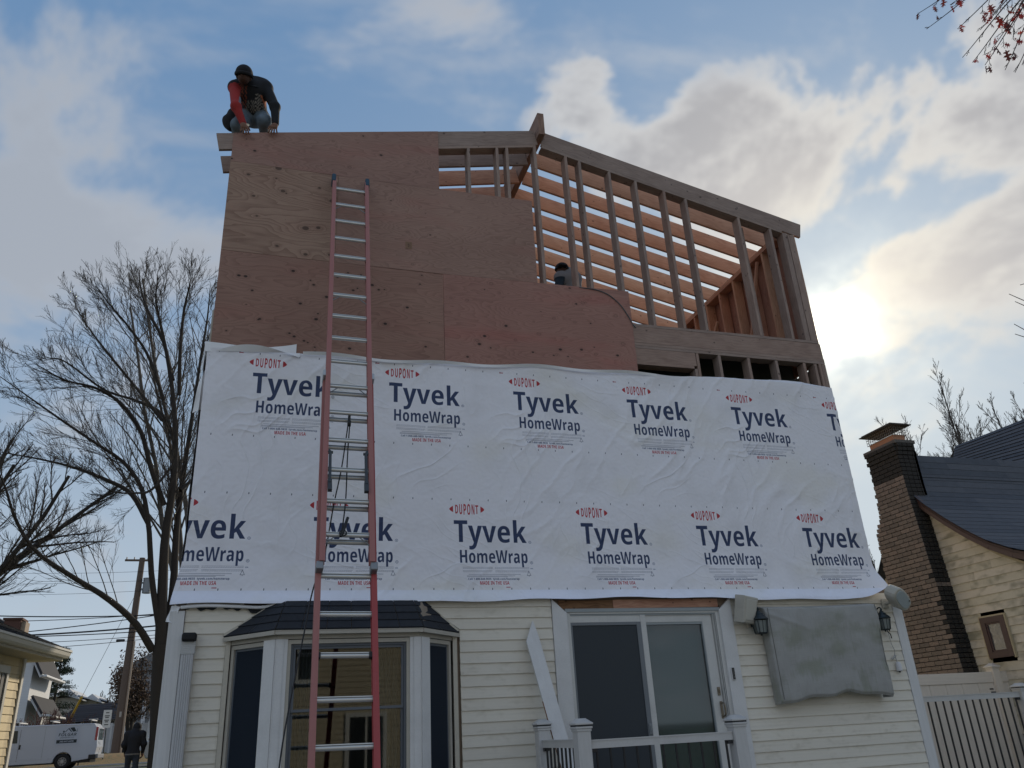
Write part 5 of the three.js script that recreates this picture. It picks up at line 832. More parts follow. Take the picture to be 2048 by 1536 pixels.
function bareTree(name, label, u, vTop, D, r, seed, m, o = {}, group) {
  const R = rng(seed), c = far(u, vTop, D), gy = o.gy ?? groundY(c.x, c.z), H = (c.y - gy) * (o.tall ?? .80), t = thing(name, label, 'tree', [c.x, gy, c.z], group), L = new Limbs(), T = new Limbs();
  const pts = [V3(0, -.1, 0), V3(.05, H * .18, 0), V3((R() - .5) * .3, H * .4, (R() - .5) * .3)]; T.tube(smooth(pts, 8), r, r * .6, 8);
  const stems = o.stems ?? 4, opt = { wob: .24, up: .03, rmin: o.rmin ?? .012, max: o.max ?? 3, kids: o.kids ?? [8, 7, 6], ang: [.28, .66], lift: .15, shrink: [.46, .52, .55, .5] }; const tips = [];
  for (let s = 0; s < stems; s++) { const a = s / stems * 6.283 + R(), tilt = (o.tilt ?? .5) * (.4 + .8 * R()), d = V3(Math.cos(a) * tilt, 1, Math.sin(a) * tilt).normalize(); grow(L, V3(0, H * (.16 + .2 * R()), 0), d, H * (.55 + .25 * R()), r * .5, 0, R, opt, tips); }
  part(t, 'trunk', T.geo(), m); part(t, 'crown', L.geo(), m);
  if (o.leaf) { const n = o.leaf, g = new THREE.BufferGeometry(), P = []; for (let i = 0; i < n; i++) { const [q, d] = tips[Math.floor(R() * tips.length)], s = (o.ls ?? .06) * (.6 + .8 * R()), a = V3(R() - .5, R() - .5, R() - .5).normalize().multiplyScalar(s), b = V3(R() - .5, R() - .5, R() - .5).normalize().multiplyScalar(s * .6), w = q.clone().addScaledVector(V3(R() - .5, R() - .5, R() - .5), o.spread ?? .5); for (const v of [w.clone().add(a), w.clone().add(b), w.clone().sub(a), w.clone().add(a), w.clone().sub(a), w.clone().sub(b)]) P.push(v.x, v.y, v.z); } g.setAttribute('position', new THREE.Float32BufferAttribute(P, 3)); g.computeVertexNormals(); const q = part(t, 'foliage', g, o.lm); q.userData.kind = 'stuff'; }
  return t;
}
const brownLeaf = mat([.10, .065, .045], .9, { side: THREE.DoubleSide }), pineLeaf = mat([.022, .036, .020], .9, { side: THREE.DoubleSide });
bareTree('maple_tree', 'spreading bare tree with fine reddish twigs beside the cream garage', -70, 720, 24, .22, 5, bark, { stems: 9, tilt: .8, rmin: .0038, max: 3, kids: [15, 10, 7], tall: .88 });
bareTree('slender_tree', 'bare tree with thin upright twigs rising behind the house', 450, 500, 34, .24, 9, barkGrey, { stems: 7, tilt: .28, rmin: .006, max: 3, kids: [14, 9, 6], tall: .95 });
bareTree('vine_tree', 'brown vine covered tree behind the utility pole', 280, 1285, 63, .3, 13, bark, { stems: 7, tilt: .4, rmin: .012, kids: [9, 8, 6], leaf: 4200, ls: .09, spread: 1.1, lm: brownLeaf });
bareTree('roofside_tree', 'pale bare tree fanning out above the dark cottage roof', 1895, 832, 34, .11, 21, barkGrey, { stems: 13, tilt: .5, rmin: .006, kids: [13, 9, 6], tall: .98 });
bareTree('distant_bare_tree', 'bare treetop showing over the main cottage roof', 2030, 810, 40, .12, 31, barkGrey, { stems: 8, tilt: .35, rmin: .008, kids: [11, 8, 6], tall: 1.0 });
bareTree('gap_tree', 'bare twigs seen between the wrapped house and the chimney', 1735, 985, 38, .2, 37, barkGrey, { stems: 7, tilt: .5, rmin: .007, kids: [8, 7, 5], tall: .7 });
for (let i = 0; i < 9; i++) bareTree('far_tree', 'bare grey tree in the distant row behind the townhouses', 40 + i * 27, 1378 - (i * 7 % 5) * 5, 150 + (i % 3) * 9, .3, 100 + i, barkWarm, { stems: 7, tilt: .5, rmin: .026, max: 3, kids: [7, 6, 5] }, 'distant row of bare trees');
{ // evergreen
  const R = rng(3), c = far(92, 1500, 92), t = thing('pine_tree', 'dark evergreen pine behind the white sided house', 'tree', [c.x, groundY(c.x, c.z), c.z]), T = new Limbs(), P = [];
  const H = far(96, 1298, 92).y - groundY(0, -80); T.tube([V3(0, -.1, 0), V3(0, H * .5, 0), V3(.1, H, 0)], .22, .03, 7);
  for (let k = 0; k < 90; k++) { const y = H * (.12 + .88 * Math.pow(R(), .8)), L = (1 - y / H) * 3.2 + .5, a = R() * 6.28, d = V3(Math.cos(a), -.12 + .2 * R(), Math.sin(a)), p0 = V3(0, y, 0), p1 = p0.clone().addScaledVector(d, L); T.tube([p0, p1], .04, .01, 3); for (let i = 0; i < 130; i++) { const s = .25 + .75 * R(), q = p0.clone().lerp(p1, s).add(V3((R() - .5) * .6, (R() - .5) * .35, (R() - .5) * .6)), u = V3(R() - .5, R() - .2, R() - .5).normalize().multiplyScalar(.16), v = V3(R() - .5, R() - .5, R() - .5).normalize().multiplyScalar(.045); for (const w of [q.clone().add(u), q.clone().add(v), q.clone().sub(v)]) P.push(w.x, w.y, w.z); } }
  part(t, 'trunk', T.geo(), bark); const g = new THREE.BufferGeometry(); g.setAttribute('position', new THREE.Float32BufferAttribute(P, 3)); g.computeVertexNormals(); part(t, 'crown', g, pineLeaf).userData.kind = 'stuff';
}
{ // red oak bough reaching into the picture
  const R = rng(404), D = 8.6, root = V3(14.2, 0, 3.2), t = thing('oak_tree', 'oak bough with drooping twigs and scattered red leaves', 'tree', root.toArray()), T = new Limbs(), L = new Limbs(), tips = [];
  const hub = far(2230, -130, D + .8); T.tube(smooth([V3(root.x, -.1, root.z), V3(root.x - .1, 4, root.z), V3(root.x - .2, 8, root.z - .1), V3(root.x - .3, 12.5, root.z - .3)], 10), .34, .16, 10);
  T.tube(smooth([V3(root.x - .2, 8.2, root.z - .1), V3((root.x + hub.x) / 2, hub.y + .4, (root.z + hub.z) / 2), hub], 10), .12, .05, 8);
  const ends = [[1838, 26, 0], [1853, 58, .2], [1915, 58, -.1], [1925, 115, .1], [1945, 125, .3], [1970, 130, -.2], [2010, 140, .2], [2030, 145, 0], [2044, 130, -.3], [1900, 10, .3], [1990, 90, -.3], [2060, 90, .1], [1960, 60, .2], [2020, 60, -.2], [1985, 30, .4], [1880, -30, 0], [2080, 120, .1]];
  const oo = { wob: .34, up: -.015, rmin: .0028, max: 2, kids: [9, 5], ang: [.3, .8], lift: -.12, shrink: [.17, .42], from: .38 };
  for (const [u, v, dz] of ends) { const e = far(u, v, D + dz), m = hub.clone().lerp(e, .5); m.y += .22 + .1 * R(); const pts = smooth([hub, m, e], 14); L.tube(pts, .016, .0035, 5); spawn(L, pts, hub.distanceTo(e), .007, 0, R, oo, tips); tips.push([e, V3(0, -1, 0)]); for (const k of [8, 10, 11, 12, 13]) tips.push([pts[k], V3(0, -1, 0)]); }
  // bare twigs a little lower at the edge of the view
  for (const [u0, v0, u1, v1] of [[2120, 640, 2018, 588], [2120, 650, 2030, 603], [2110, 700, 2028, 648], [2120, 705, 2030, 668], [2110, 560, 2040, 570]]) { const a = far(u0, v0, 11), b = far(u1, v1, 11); L.tube([a, a.clone().lerp(b, .5).add(V3(0, .03, 0)), b], .008, .004, 4); }
  const k2 = far(2130, 670, 11); L.tube(smooth([V3(root.x - .1, 5, root.z), V3(root.x - 1.5, 5.8, root.z - .6), k2], 8), .06, .015, 6);
  for (const [u0, v0] of [[2120, 640], [2120, 650], [2110, 700], [2120, 705], [2110, 560]]) { const a = far(u0, v0, 11); L.tube([k2, a], .013, .008, 4); }
  part(t, 'trunk', T.geo(root), bark); part(t, 'branch', L.geo(root), mat([.035, .028, .028], .9));
  const sh = new THREE.Shape(), pts = [[0, 0], [.07, .10], [.05, .16], [.22, .14], [.30, .24], [.20, .25], [.11, .30], [.09, .40], [.26, .42], [.40, .56], [.26, .54], [.20, .60], [.12, .58], [.10, .66], [.20, .74], [.24, .88], [.13, .82], [.06, .86], [0, 1.05]];
  const full = [...pts, ...pts.slice(1, -1).reverse().map(([x, y]) => [-x * .95, y])]; full.forEach((p, i) => i ? sh.lineTo(p[0], p[1]) : sh.moveTo(p[0], p[1]));
  const lg = new THREE.ShapeGeometry(sh).translate(0, .1, 0), lp = lg.attributes.position; for (let i = 0; i < lp.count; i++) lp.setZ(i, .5 * lp.getX(i) * lp.getX(i) - .12 * lp.getY(i) * lp.getY(i)); lg.computeVertexNormals();
  const lm = [[.34, .030, .022], [.26, .022, .02], [.42, .055, .03], [.085, .022, .02], [.16, .028, .024]].map((c) => new THREE.MeshPhysicalMaterial({ color: rgb(...c), roughness: .95, transmission: .35, thickness: 0, side: THREE.DoubleSide }));
  let n = 0; for (let i = 0; i < tips.length && n < 165; i++) { const [p, d] = tips[Math.floor(R() * tips.length)]; if (R() < .25) continue; const o = part(t, 'leaf', lg, lm[Math.floor(Math.pow(R(), .8) * lm.length)]); o.position.copy(p).sub(root); const s = .075 + .06 * R(); o.scale.set(s * .95, s, s); o.rotation.set(Math.PI + (R() - .5) * 1.6, R() * 6.28, (R() - .5) * 1.6); n++; }
}

// ---------------------------------------------------------------- left: cream garage
{
  const c = far(50, 1310, 15), yaw = Math.atan2(...(() => { const a = far(105, 1297, 15), d = ray(760, 1480); return [d.x, -d.z]; })());
  const F = V3(Math.sin(yaw), 0, -Math.cos(yaw)), S = V3(-Math.cos(yaw), 0, -Math.sin(yaw));       // away along the wall, and into the building
  const gy = 0, g0 = thing('garage', 'pale yellow sided garage with white gutter and dark shingle roof', 'garage', [c.x, gy, c.z]);
  const M = new THREE.Matrix4().makeBasis(F, V3(0, 1, 0), S.clone().negate());    // local x: away along the wall, z: out of the wall
  const flip = (q) => { const p = q.attributes.position, n = q.attributes.normal; for (let i = 0; i < p.count; i++) { p.setX(i, -p.getX(i)); n.setX(i, -n.getX(i)); } if (q.index) { const x = q.index.array; for (let i = 0; i < x.length; i += 3) { const t = x[i]; x[i] = x[i + 1]; x[i + 1] = t; } } else for (let i = 0; i < p.count; i += 3) for (const at of Object.values(q.attributes)) for (let k = 0; k < at.itemSize; k++) { const o = at.array, u = i * at.itemSize + k, w = (i + 1) * at.itemSize + k, t = o[u]; o[u] = o[w]; o[w] = t; } return q; };
  const mpart = (p, nm, q, m) => part(p, nm, flip(q), m);
  g0.quaternion.setFromRotationMatrix(M);
  const yE = far(105, 1297, 15).y - .03, L = 6.5, Wd = 6;
  const sid = texture(256, 128, (u, v) => { const n = fbm(u * 4, v * 3, 7, 4), k = 1 - .16 * sstep(0, .5, n) + .03 * noise3(u * 3, v * 40, 2); return [k, k * .985, k * .95]; });
  const sm = [mat([.60, .51, .33], .6, { map: sid }), mat([.62, .53, .35], .6, { map: sid })];
  mpart(g0, 'wall', box(0, L, -.3, yE - .12, -Wd, 0), sm[0]);
  const wx0 = .62, wx1 = 1.75, wy0 = yE - 1.62, wy1 = yE - .38;
  for (let k = 0; k < 40; k++) { const y1 = yE - .14 - k * .112, y0 = y1 - .112; if (y0 < 0) break; const cut = y1 > wy0 && y0 < wy1; for (const [a, b] of cut ? [[.06, wx0 - .07], [wx1 + .07, L]] : [[.06, L]]) { const g = box(a, b, y0, y1 + .004, .001, .02); const p = g.attributes.position; for (let i = 0; i < p.count; i++) if (p.getY(i) > y0 + .05 && p.getZ(i) > .01) p.setZ(i, .006); g.computeVertexNormals(); mpart(g0, 'siding_board', g, sm[k % 2]); } }
  mpart(g0, 'corner_board', rbox(.075, yE - .1, .05, .004, .02, (yE - .1) / 2, .012), mat([.62, .61, .58], .5)); mpart(g0, 'corner_board', rbox(.02, yE - .1, .08, .004, -.022, (yE - .1) / 2, -.03), mat([.62, .61, .58], .5));
  const wn = sub(g0, 'window', [0, 0, 0]), wg = mat([.50, .49, .46], .5), dk = mat([.10, .10, .105], .5);
  mpart(wn, 'casing', join([box(wx0 - .07, wx0, wy0, wy1, .0, .05), box(wx1, wx1 + .07, wy0, wy1, 0, .05), box(wx0 - .07, wx1 + .07, wy1, wy1 + .10, 0, .055), box(wx0 - .07, wx1 + .07, wy0 - .06, wy0, 0, .06)]), wg);
  mpart(wn, 'side_track', box(wx0, wx0 + .12, wy0, wy1, -.02, .03), dk); mpart(wn, 'side_track', box(wx1 - .06, wx1, wy0, wy1, -.02, .03), dk);
  mpart(wn, 'sash', join([box(wx0 + .12, wx0 + .16, wy0, wy1, -.02, .02), box(wx0 + .16, wx1 - .06, wy1 - .05, wy1, -.02, .02), box(wx0 + .16, wx1 - .06, (wy0 + wy1) / 2 - .03, (wy0 + wy1) / 2 + .03, -.02, .02), box(wx0 + .46, wx0 + .50, (wy0 + wy1) / 2 + .03, wy1 - .05, -.02, .015)]), wg);
  mpart(wn, 'pane', box(wx0 + .16, wx1 - .06, wy0, wy1, -.012, -.006), mat([.07, .08, .08], .08));
  // eave: soffit, gutter, roof
  mpart(g0, 'soffit', box(-.5, L, yE - .13, yE - .11, -.2, .36), mat([.50, .46, .38], .7)); mpart(g0, 'fascia', box(-.5, L, yE - .13, yE + .02, .36, .385), mat([.56, .52, .44], .6));
  const gp = [[.386, -.09], [.45, -.09], [.475, -.06], [.49, -.01], [.505, 0], [.505, .03], [.49, .03], [.478, .0], [.46, -.05], [.44, -.075], [.39, -.075]].map(([z, y]) => [z, y + yE]);
  mpart(g0, 'gutter', plate(gp, 0, L + .52).applyMatrix4(new THREE.Matrix4().makeBasis(V3(0, 0, 1), V3(0, 1, 0), V3(-1, 0, 0)).setPosition(L, 0, 0)), mat([.66, .65, .62], .4));
  const sh = [mat([.030, .031, .036], .9), mat([.038, .038, .042], .9), mat([.024, .026, .030], .9)];
  for (let k = 0; k < 24; k++) { const z0 = .46 - k * .14, y0 = yE + .04 + k * .062, z1 = z0 - .15; const x0 = -.56 + Math.max(0, k * .12); mpart(g0, 'shingle_course', sheet(1, 1, (s, t) => V3(mix(x0, L, s), mix(y0, y0 + .066, t) + .012 * (1 - t), mix(z0, z1, t)), null, .012), sh[k % 3]); }
  mpart(g0, 'hip_roof', sheet(1, 1, (s, t) => V3(-.56 + 2.88 * t, yE + .03 + 1.49 * t, mix(mix(.46, -2.9, t), mix(-6.4, -2.95, t), s)), null, .02), sh[0]);
  mpart(g0, 'roof_rear', sheet(1, 1, (s, t) => V3(mix(-.56 + 2.88 * t, L, s), yE + .03 + 1.49 * t, mix(-6.4, -2.95, t)), null, .02), sh[1]);
}
{ // brick chimney of the house beyond the garage
  const a = far(5, 1262, 36), o = thing('house_beyond', 'dark roofed house with a brick chimney standing beyond the garage', 'house', [a.x - 2.3, groundY(a.x, a.z), a.z - 1]); const y = (v, u = 20) => far(u, v, 36).y - o.position.y;
  part(o, 'wall', box(-7, 1.2, -.2, y(1290) - .2, -4, 1), mat([.5, .45, .35], .8)); part(o, 'roof', plate([[-7.3, y(1292) - .1], [1.7, y(1292) - .1], [.6, y(1262)], [-6, y(1246)]], -4.3, 1.4), mat([.03, .03, .034], .9));
  part(o, 'chimney', join([box(2.3, 2.85, -.2, y(1240), .2, 1.0), box(2.25, 2.90, y(1240), y(1236), .15, 1.05)]), mat([.10, .05, .04], .9)); part(o, 'chimney_stone', box(2.85, 3.0, -.2, y(1243), .3, .9), mat([.30, .24, .19], .9));
}
// ---------------------------------------------------------------- parked work van
{
  const z = -39.5, a = onZ(190, 1505, z), gyv = groundY(a.x, z) + .016, van = thing('work_van', 'white panel van with roof rack and dark carpentry lettering parked on the road', 'van', [a.x, gyv, z]);
  // local: x from the tail (0) to the nose (-5.6); near side at z = 0
  const paint = new THREE.MeshPhysicalMaterial({ color: rgb(.44, .47, .53), roughness: .35, clearcoat: .5, clearcoatRoughness: .1 }), blk = mat([.012, .012, .014], .5), glass = mat([.02, .035, .04], .06);
  const outline = [[-.05, .48], [.02, .95], [-.02, 1.35], [-.10, 1.85], [-.22, 2.00], [-3.7, 2.03], [-4.0, 1.96], [-4.72, 1.28], [-5.5, 1.08], [-5.62, .85], [-5.62, .42], [-5.2, .36]];
  const arch = (cx) => { const p = []; for (let i = 0; i <= 12; i++) { const t = i / 12 * Math.PI; p.push([cx - Math.cos(t) * .44, .36 + Math.sin(t) * .44]); } return p; };
  const pts = [...outline, ...arch(-4.75), [-3.9, .34], [-1.9, .34], ...arch(-1.42), [-.5, .42]];
  part(van, 'body', plate(pts, -1.95, 0, [], .03), paint);
  part(van, 'belt_crease', box(-5.2, -.12, 1.02, 1.035, .0, .006), paint); part(van, 'sill_crease', box(-4.1, -1.9, .52, .55, 0, .01), paint);
  const dr = sub(van, 'front_door'); part(dr, 'seam', join([box(-3.42, -3.405, .45, 1.88, 0, .004), box(-4.30, -4.285, .45, 1.3, 0, .004)]), mat([.1, .1, .11], .5)); part(dr, 'window', plate([[-3.50, 1.28], [-4.42, 1.28], [-4.05, 1.84], [-3.55, 1.84]], .001, .010), glass); part(dr, 'handle', rbox(.07, .20, .03, .01, -3.36, 1.10, .012), blk);
  part(van, 'side_seam', join([box(-2.35, -2.34, .5, 1.95, 0, .003)]), mat([.2, .2, .22], .5));
  const rear = sub(van, 'rear_doors', [.0, 0, -.98]);
  part(rear, 'panel', rbox(.10, 1.35, 1.72, .04, -.035, 1.18, 0), paint);
  for (const s of [-1, 1]) part(rear, 'window', rbox(.03, .52, .60, .02, .022, 1.52, s * .37), mat([.05, .07, .065], .08));
  part(rear, 'handle', join([rbox(.03, .20, .07, .01, .03, 1.05, .10), rbox(.03, .10, .07, .01, .03, .86, -.02)]), blk); part(rear, 'seam', box(.012, .02, .55, 1.85, -.004, .004), blk);
  part(rear, 'emblem', join([bar(V3(.025, 1.00, .55), V3(.025, 1.20, .47), .012, .03), bar(V3(.025, 1.20, .47), V3(.025, 1.00, .39), .012, .03), rbox(.006, .02, .16, .002, .025, .97, .47), rbox(.006, .05, .26, .002, .025, .88, .45)]), mat([.08, .09, .09], .5));
  for (const s of [0, -1.95]) part(van, 'tail_light', rbox(.11, .62, .09, .02, -.05, 1.55, s + (s ? .03 : -.03)), new THREE.MeshPhysicalMaterial({ color: rgb(.28, .01, .015), roughness: .2, clearcoat: 1 }));
  part(van, 'bumper', rbox(.18, .20, 1.9, .03, .06, .52, -.98), mat([.20, .20, .21], .4)); part(van, 'bumper_end', rbox(.32, .22, .12, .03, -.12, .50, -.03), blk); part(van, 'mud_flap', box(-.72, -.70, .14, .42, -.30, -.02), blk);
  part(van, 'underbody', box(-5.2, -.2, .26, .5, -1.85, -.12), blk);
  for (const cx of [-1.42, -4.75]) for (const s of [-.12, -1.82]) { const w = sub(van, 'wheel', [cx, .36, s]); part(w, 'tyre', new THREE.TorusGeometry(.265, .105, 10, 28), mat([.015, .015, .016], .9)); part(w, 'rim', new THREE.CylinderGeometry(.20, .20, .14, 24).rotateX(Math.PI / 2), mat([.22, .23, .25], .4, { metalness: .6 })); part(w, 'hub', new THREE.CylinderGeometry(.07, .09, .20, 12).rotateX(Math.PI / 2), mat([.4, .4, .42], .4, { metalness: .6 })); const hs = []; for (let i = 0; i < 8; i++) { const t = i / 8 * 6.283; hs.push(new THREE.CylinderGeometry(.028, .028, .15, 8).rotateX(Math.PI / 2).translate(Math.cos(t) * .14, Math.sin(t) * .14, 0)); } part(w, 'slots', join(hs), blk); }
  const rk = sub(van, 'roof_rack', [0, 2.03, 0]); for (const x of [-.42, -2.15, -3.62]) { part(rk, 'cross_bar', rbox(.10, .05, 1.75, .015, x, .17, -.98), mat([.66, .64, .6], .5)); for (const s of [-.12, -1.85]) part(rk, 'stand', box(x - .07, x + .03, -.06, .16, s - .03, s + .03), blk); part(rk, 'end_stop', rbox(.42, .035, .05, .01, x + .12, .19, -.12), mat([.7, .68, .64], .5)); }
  part(van, 'roof_rib', box(-3.5, -.3, 1.985, 2.015, -.06, .012), paint);
  const sign = canvasTexture(512, 400, (c, w, h) => { c.fillStyle = '#d9dbdf'; c.fillRect(0, 0, w, h); c.fillStyle = '#17303a'; c.beginPath(); c.moveTo(190, 120); c.lineTo(270, 30); c.lineTo(350, 120); c.lineTo(325, 120); c.lineTo(265, 55); c.lineTo(210, 120); c.fill(); c.beginPath(); c.moveTo(290, 30); c.lineTo(385, 20); c.lineTo(440, 110); c.lineTo(370, 120); c.fill(); c.fillRect(455, 50, 8, 70); c.fillRect(440, 112, 20, 10); c.fillRect(150, 90, 36, 40); c.font = 'bold 92px sans-serif'; c.textAlign = 'center'; c.save(); c.transform(1.12, 0, -.12, 1, 0, 0); c.fillText('FOLGAR', 250, 210); c.restore(); c.font = '44px sans-serif'; c.fillText('CARPENTRY LLC', 256, 258); c.fillRect(36, 290, 440, 76); c.fillStyle = '#d9dbdf'; c.font = 'bold 50px sans-serif'; c.fillText('240.447.6470', 256, 346); });
  part(van, 'lettering', new THREE.PlaneGeometry(1.05, .82).translate(-1.35, 1.52, .008), new THREE.MeshStandardMaterial({ color: rgb(.60, .635, .70), roughness: .4, map: sign }));
}
// ---------------------------------------------------------------- utility pole, wires, sign
{
  const b = far(230, 1508, 57), gy = groundY(b.x, b.z), pole = thing('utility_pole', 'weathered wooden utility pole with a grey transformer', 'pole', [b.x, gy, b.z]), T = far(285, 1116, 57), top = V3(T.x - b.x + .0, T.y - gy, T.z - b.z);
  const up = (t) => top.clone().multiplyScalar(t);
  const wood = mat([.115, .085, .068], .95);
  part(pole, 'shaft', rod(V3(0, -.3, 0), top, .27, .17, 12), wood); part(pole, 'conduit', rod(V3(.30, 0, .14), up(.55).add(V3(.24, 0, .16)), .055, .055, 8), mat([.34, .27, .21], .7));
  part(pole, 'cross_arm', bar(up(.985).add(V3(-1.0, 0, .1)), up(.985).add(V3(.45, 0, .1)), .12, .1), wood); for (const x of [-.9, -.45, .35]) part(pole, 'insulator', new THREE.CylinderGeometry(.03, .05, .16, 8).translate(top.x * .985 + x, top.y * .985 + .13, .1), mat([.3, .28, .26], .4));
  const tr = up(.845); part(pole, 'transformer', join([new THREE.CylinderGeometry(.26, .26, .9, 16).translate(tr.x + .50, tr.y, tr.z), new THREE.CylinderGeometry(.28, .28, .06, 16).translate(tr.x + .50, tr.y + .46, tr.z), box(tr.x + .1, tr.x + .3, tr.y + .15, tr.y + .25, tr.z - .06, tr.z + .06), box(tr.x + .1, tr.x + .3, tr.y - .25, tr.y - .15, tr.z - .06, tr.z + .06)]), mat([.22, .24, .26], .5));
  part(pole, 'pole_tag', box(-.02 + .0, .10, 2.0, 2.3, .235, .25), mat([.35, .33, .3], .6));
  const z = b.z + .2, wires = [[[0, 1232], [310, 1230], .035], [[12, 1243], [310, 1228], .022], [[60, 1263], [310, 1231], .03], [[66, 1270], [310, 1252], .05], [[66, 1273], [310, 1261], .03], [[107, 1284], [310, 1270], .018], [[117, 1294], [310, 1276], .018], [[0, 1190], [310, 1180], .010], [[0, 1168], [310, 1160], .010], [[0, 1146], [310, 1142], .010]];
  const names = ['thick black cable running along the street, the topmost of the bundle', 'thin black cable just under the topmost street cable', 'black cable crossing the pole between the thick bundles', 'thickest black cable bundle slung below the others', 'black cable hugging the underside of the thickest bundle', 'thin grey service wire under the cable bundles', 'lowest thin wire with a splice case near the pole', 'faint thin wire, lowest of three high on the pole', 'faint thin wire, middle of three high on the pole', 'faint thin wire, highest of three on the pole'];
  wires.forEach(([p, q, r], i) => { const A = onZ(p[0], p[1], z), B = onZ(q[0], q[1], z), d = B.clone().sub(A), P = []; for (let k = 0; k <= 24; k++) { const t = -4 + k / 24 * 6.2; const v = A.clone().addScaledVector(d, t); v.y += .004 * (v.x - A.x) * (v.x - B.x); P.push(v); } const o = solo('power_line', tube(P, r, 5, 60), blackMetal, names[i], 'cable', 'street cables along the poles'); });
  const sp = onZ(241, 1281, z); solo('splice_case', rbox(.5, .16, .16, .06, sp.x, sp.y, sp.z, 4), blackMetal, 'small black splice case hanging on the lowest street wire', 'splice case');
  // guy wire with its yellow guard
  const g0 = far(108, 1470, 64), anchor = V3(g0.x, groundY(g0.x, g0.z), g0.z), gw = thing('guy_wire', 'yellow guarded guy wire slanting up behind the van', 'guy wire', anchor.toArray()), head = far(281, 1170, 57).sub(anchor), gl = head.length();
  part(gw, 'strand', rod(V3(0, 0, 0), head, .012, .012, 5), blackMetal); part(gw, 'guard', rod(head.clone().multiplyScalar(.5 / gl), head.clone().multiplyScalar(4.4 / gl), .075, .075, 8), mat([.50, .32, .04], .5));
  // street sign
  const s = far(206, 1513, 53), sg = thing('street_sign', 'small white parking sign on a thin dark post by the verge', 'sign', [s.x, groundY(s.x, s.z), s.z]); const stp = far(214, 1438, 53); const hS = stp.y - sg.position.y;
  const lean = stp.x - s.x; part(sg, 'post', rod(V3(0, -.2, 0), V3(lean, hS + .3, 0), .03, .03, 6), mat([.03, .035, .03], .7));
  const st = canvasTexture(96, 192, (c) => { c.fillStyle = '#d8d8d2'; c.fillRect(0, 0, 96, 192); c.fillStyle = '#4a4a48'; for (const [y, w] of [[22, 40], [56, 60], [74, 44], [104, 58], [122, 40], [152, 50]]) c.fillRect(48 - w / 2, y, w, 11); });
  part(sg, 'panel', rbox(.42, .92, .02, .004, lean, hS, .05), mat([.6, .6, .58], .5)); part(sg, 'print', new THREE.PlaneGeometry(.40, .90).translate(lean, hS, .063), mat(rgb(.85, .85, .85), .5, { map: st }));
}
// ---------------------------------------------------------------- houses across the road
const W = (u, v, D) => far(u, v, D);
function windowOn(parent, x, y, w, h, z, dark) { const g = sub(parent, 'window', [x, y, z]); part(g, 'frame', join([box(-w / 2 - .08, -w / 2, -h / 2, h / 2, 0, .06), box(w / 2, w / 2 + .08, -h / 2, h / 2, 0, .06), box(-w / 2 - .08, w / 2 + .08, h / 2, h / 2 + .1, 0, .07), box(-w / 2 - .08, w / 2 + .08, -h / 2 - .1, -h / 2, 0, .08)]), mat([.66, .66, .64], .5)); part(g, 'pane', box(-w / 2, w / 2, -h / 2, h / 2, .01, .02), mat([.03, .035, .04], .1)); }
{ // white clapboard house
  const D = 72, a = W(35, 1300, D), b = W(73, 1300, D), gy = groundY(a.x, a.z), o = thing('white_house', 'two storey white clapboard house with pale raked eaves behind the van', 'house', [b.x, gy, b.z]);
  const y = (v, u = 60) => W(u, v, D).y - gy, w = 7, sid = mat([.62, .63, .65], .6);
  part(o, 'wall', box(-w, -.02, -.3, y(1296), -7, 0), sid); for (let k = 0; k < 46; k++) { const y0 = y(1296) - (k + 1) * .18; if (y0 < 0) break; const g = box(-w, 0, y0, y0 + .178, .001, .03); const p = g.attributes.position; for (let i = 0; i < p.count; i++) if (p.getY(i) > y0 + .1 && p.getZ(i) > .02) p.setZ(i, .008); g.computeVertexNormals(); part(o, 'siding_board', g, sid); }
  const rake = (v0, v1, u0, u1, nm) => { const A = W(u0, v0, D - .3).sub(o.position), B = W(u1, v1, D - .3).sub(o.position); part(o, nm, bar(V3(A.x, A.y, -3), V3(B.x, B.y, -3), .16, 7.2, V3(0, 1, 0)), mat([.03, .03, .035], .9)); part(o, 'eave_board', bar(V3(A.x, A.y - .17, .2), V3(B.x, B.y - .17, .2), .24, .7, V3(0, 1, 0)), mat([.50, .51, .53], .6)); part(o, 'gutter', rbox(.5, .16, 7, .05, B.x + .1, B.y - .12, -3), mat([.66, .66, .66], .5)); };
  rake(1300, 1349, 64, 86, 'upper_roof'); rake(1392, 1428, 66, 87, 'porch_roof');
  part(o, 'roof', plate([[-w - .3, y(1290)], [.4, y(1290)], [-w / 2, y(1225)]], -7.3, .3), mat([.035, .035, .04], .9)); windowOn(o, -2.2, y(1400), .9, 1.5, .03); windowOn(o, -4.6, y(1400), .9, 1.5, .03);
}
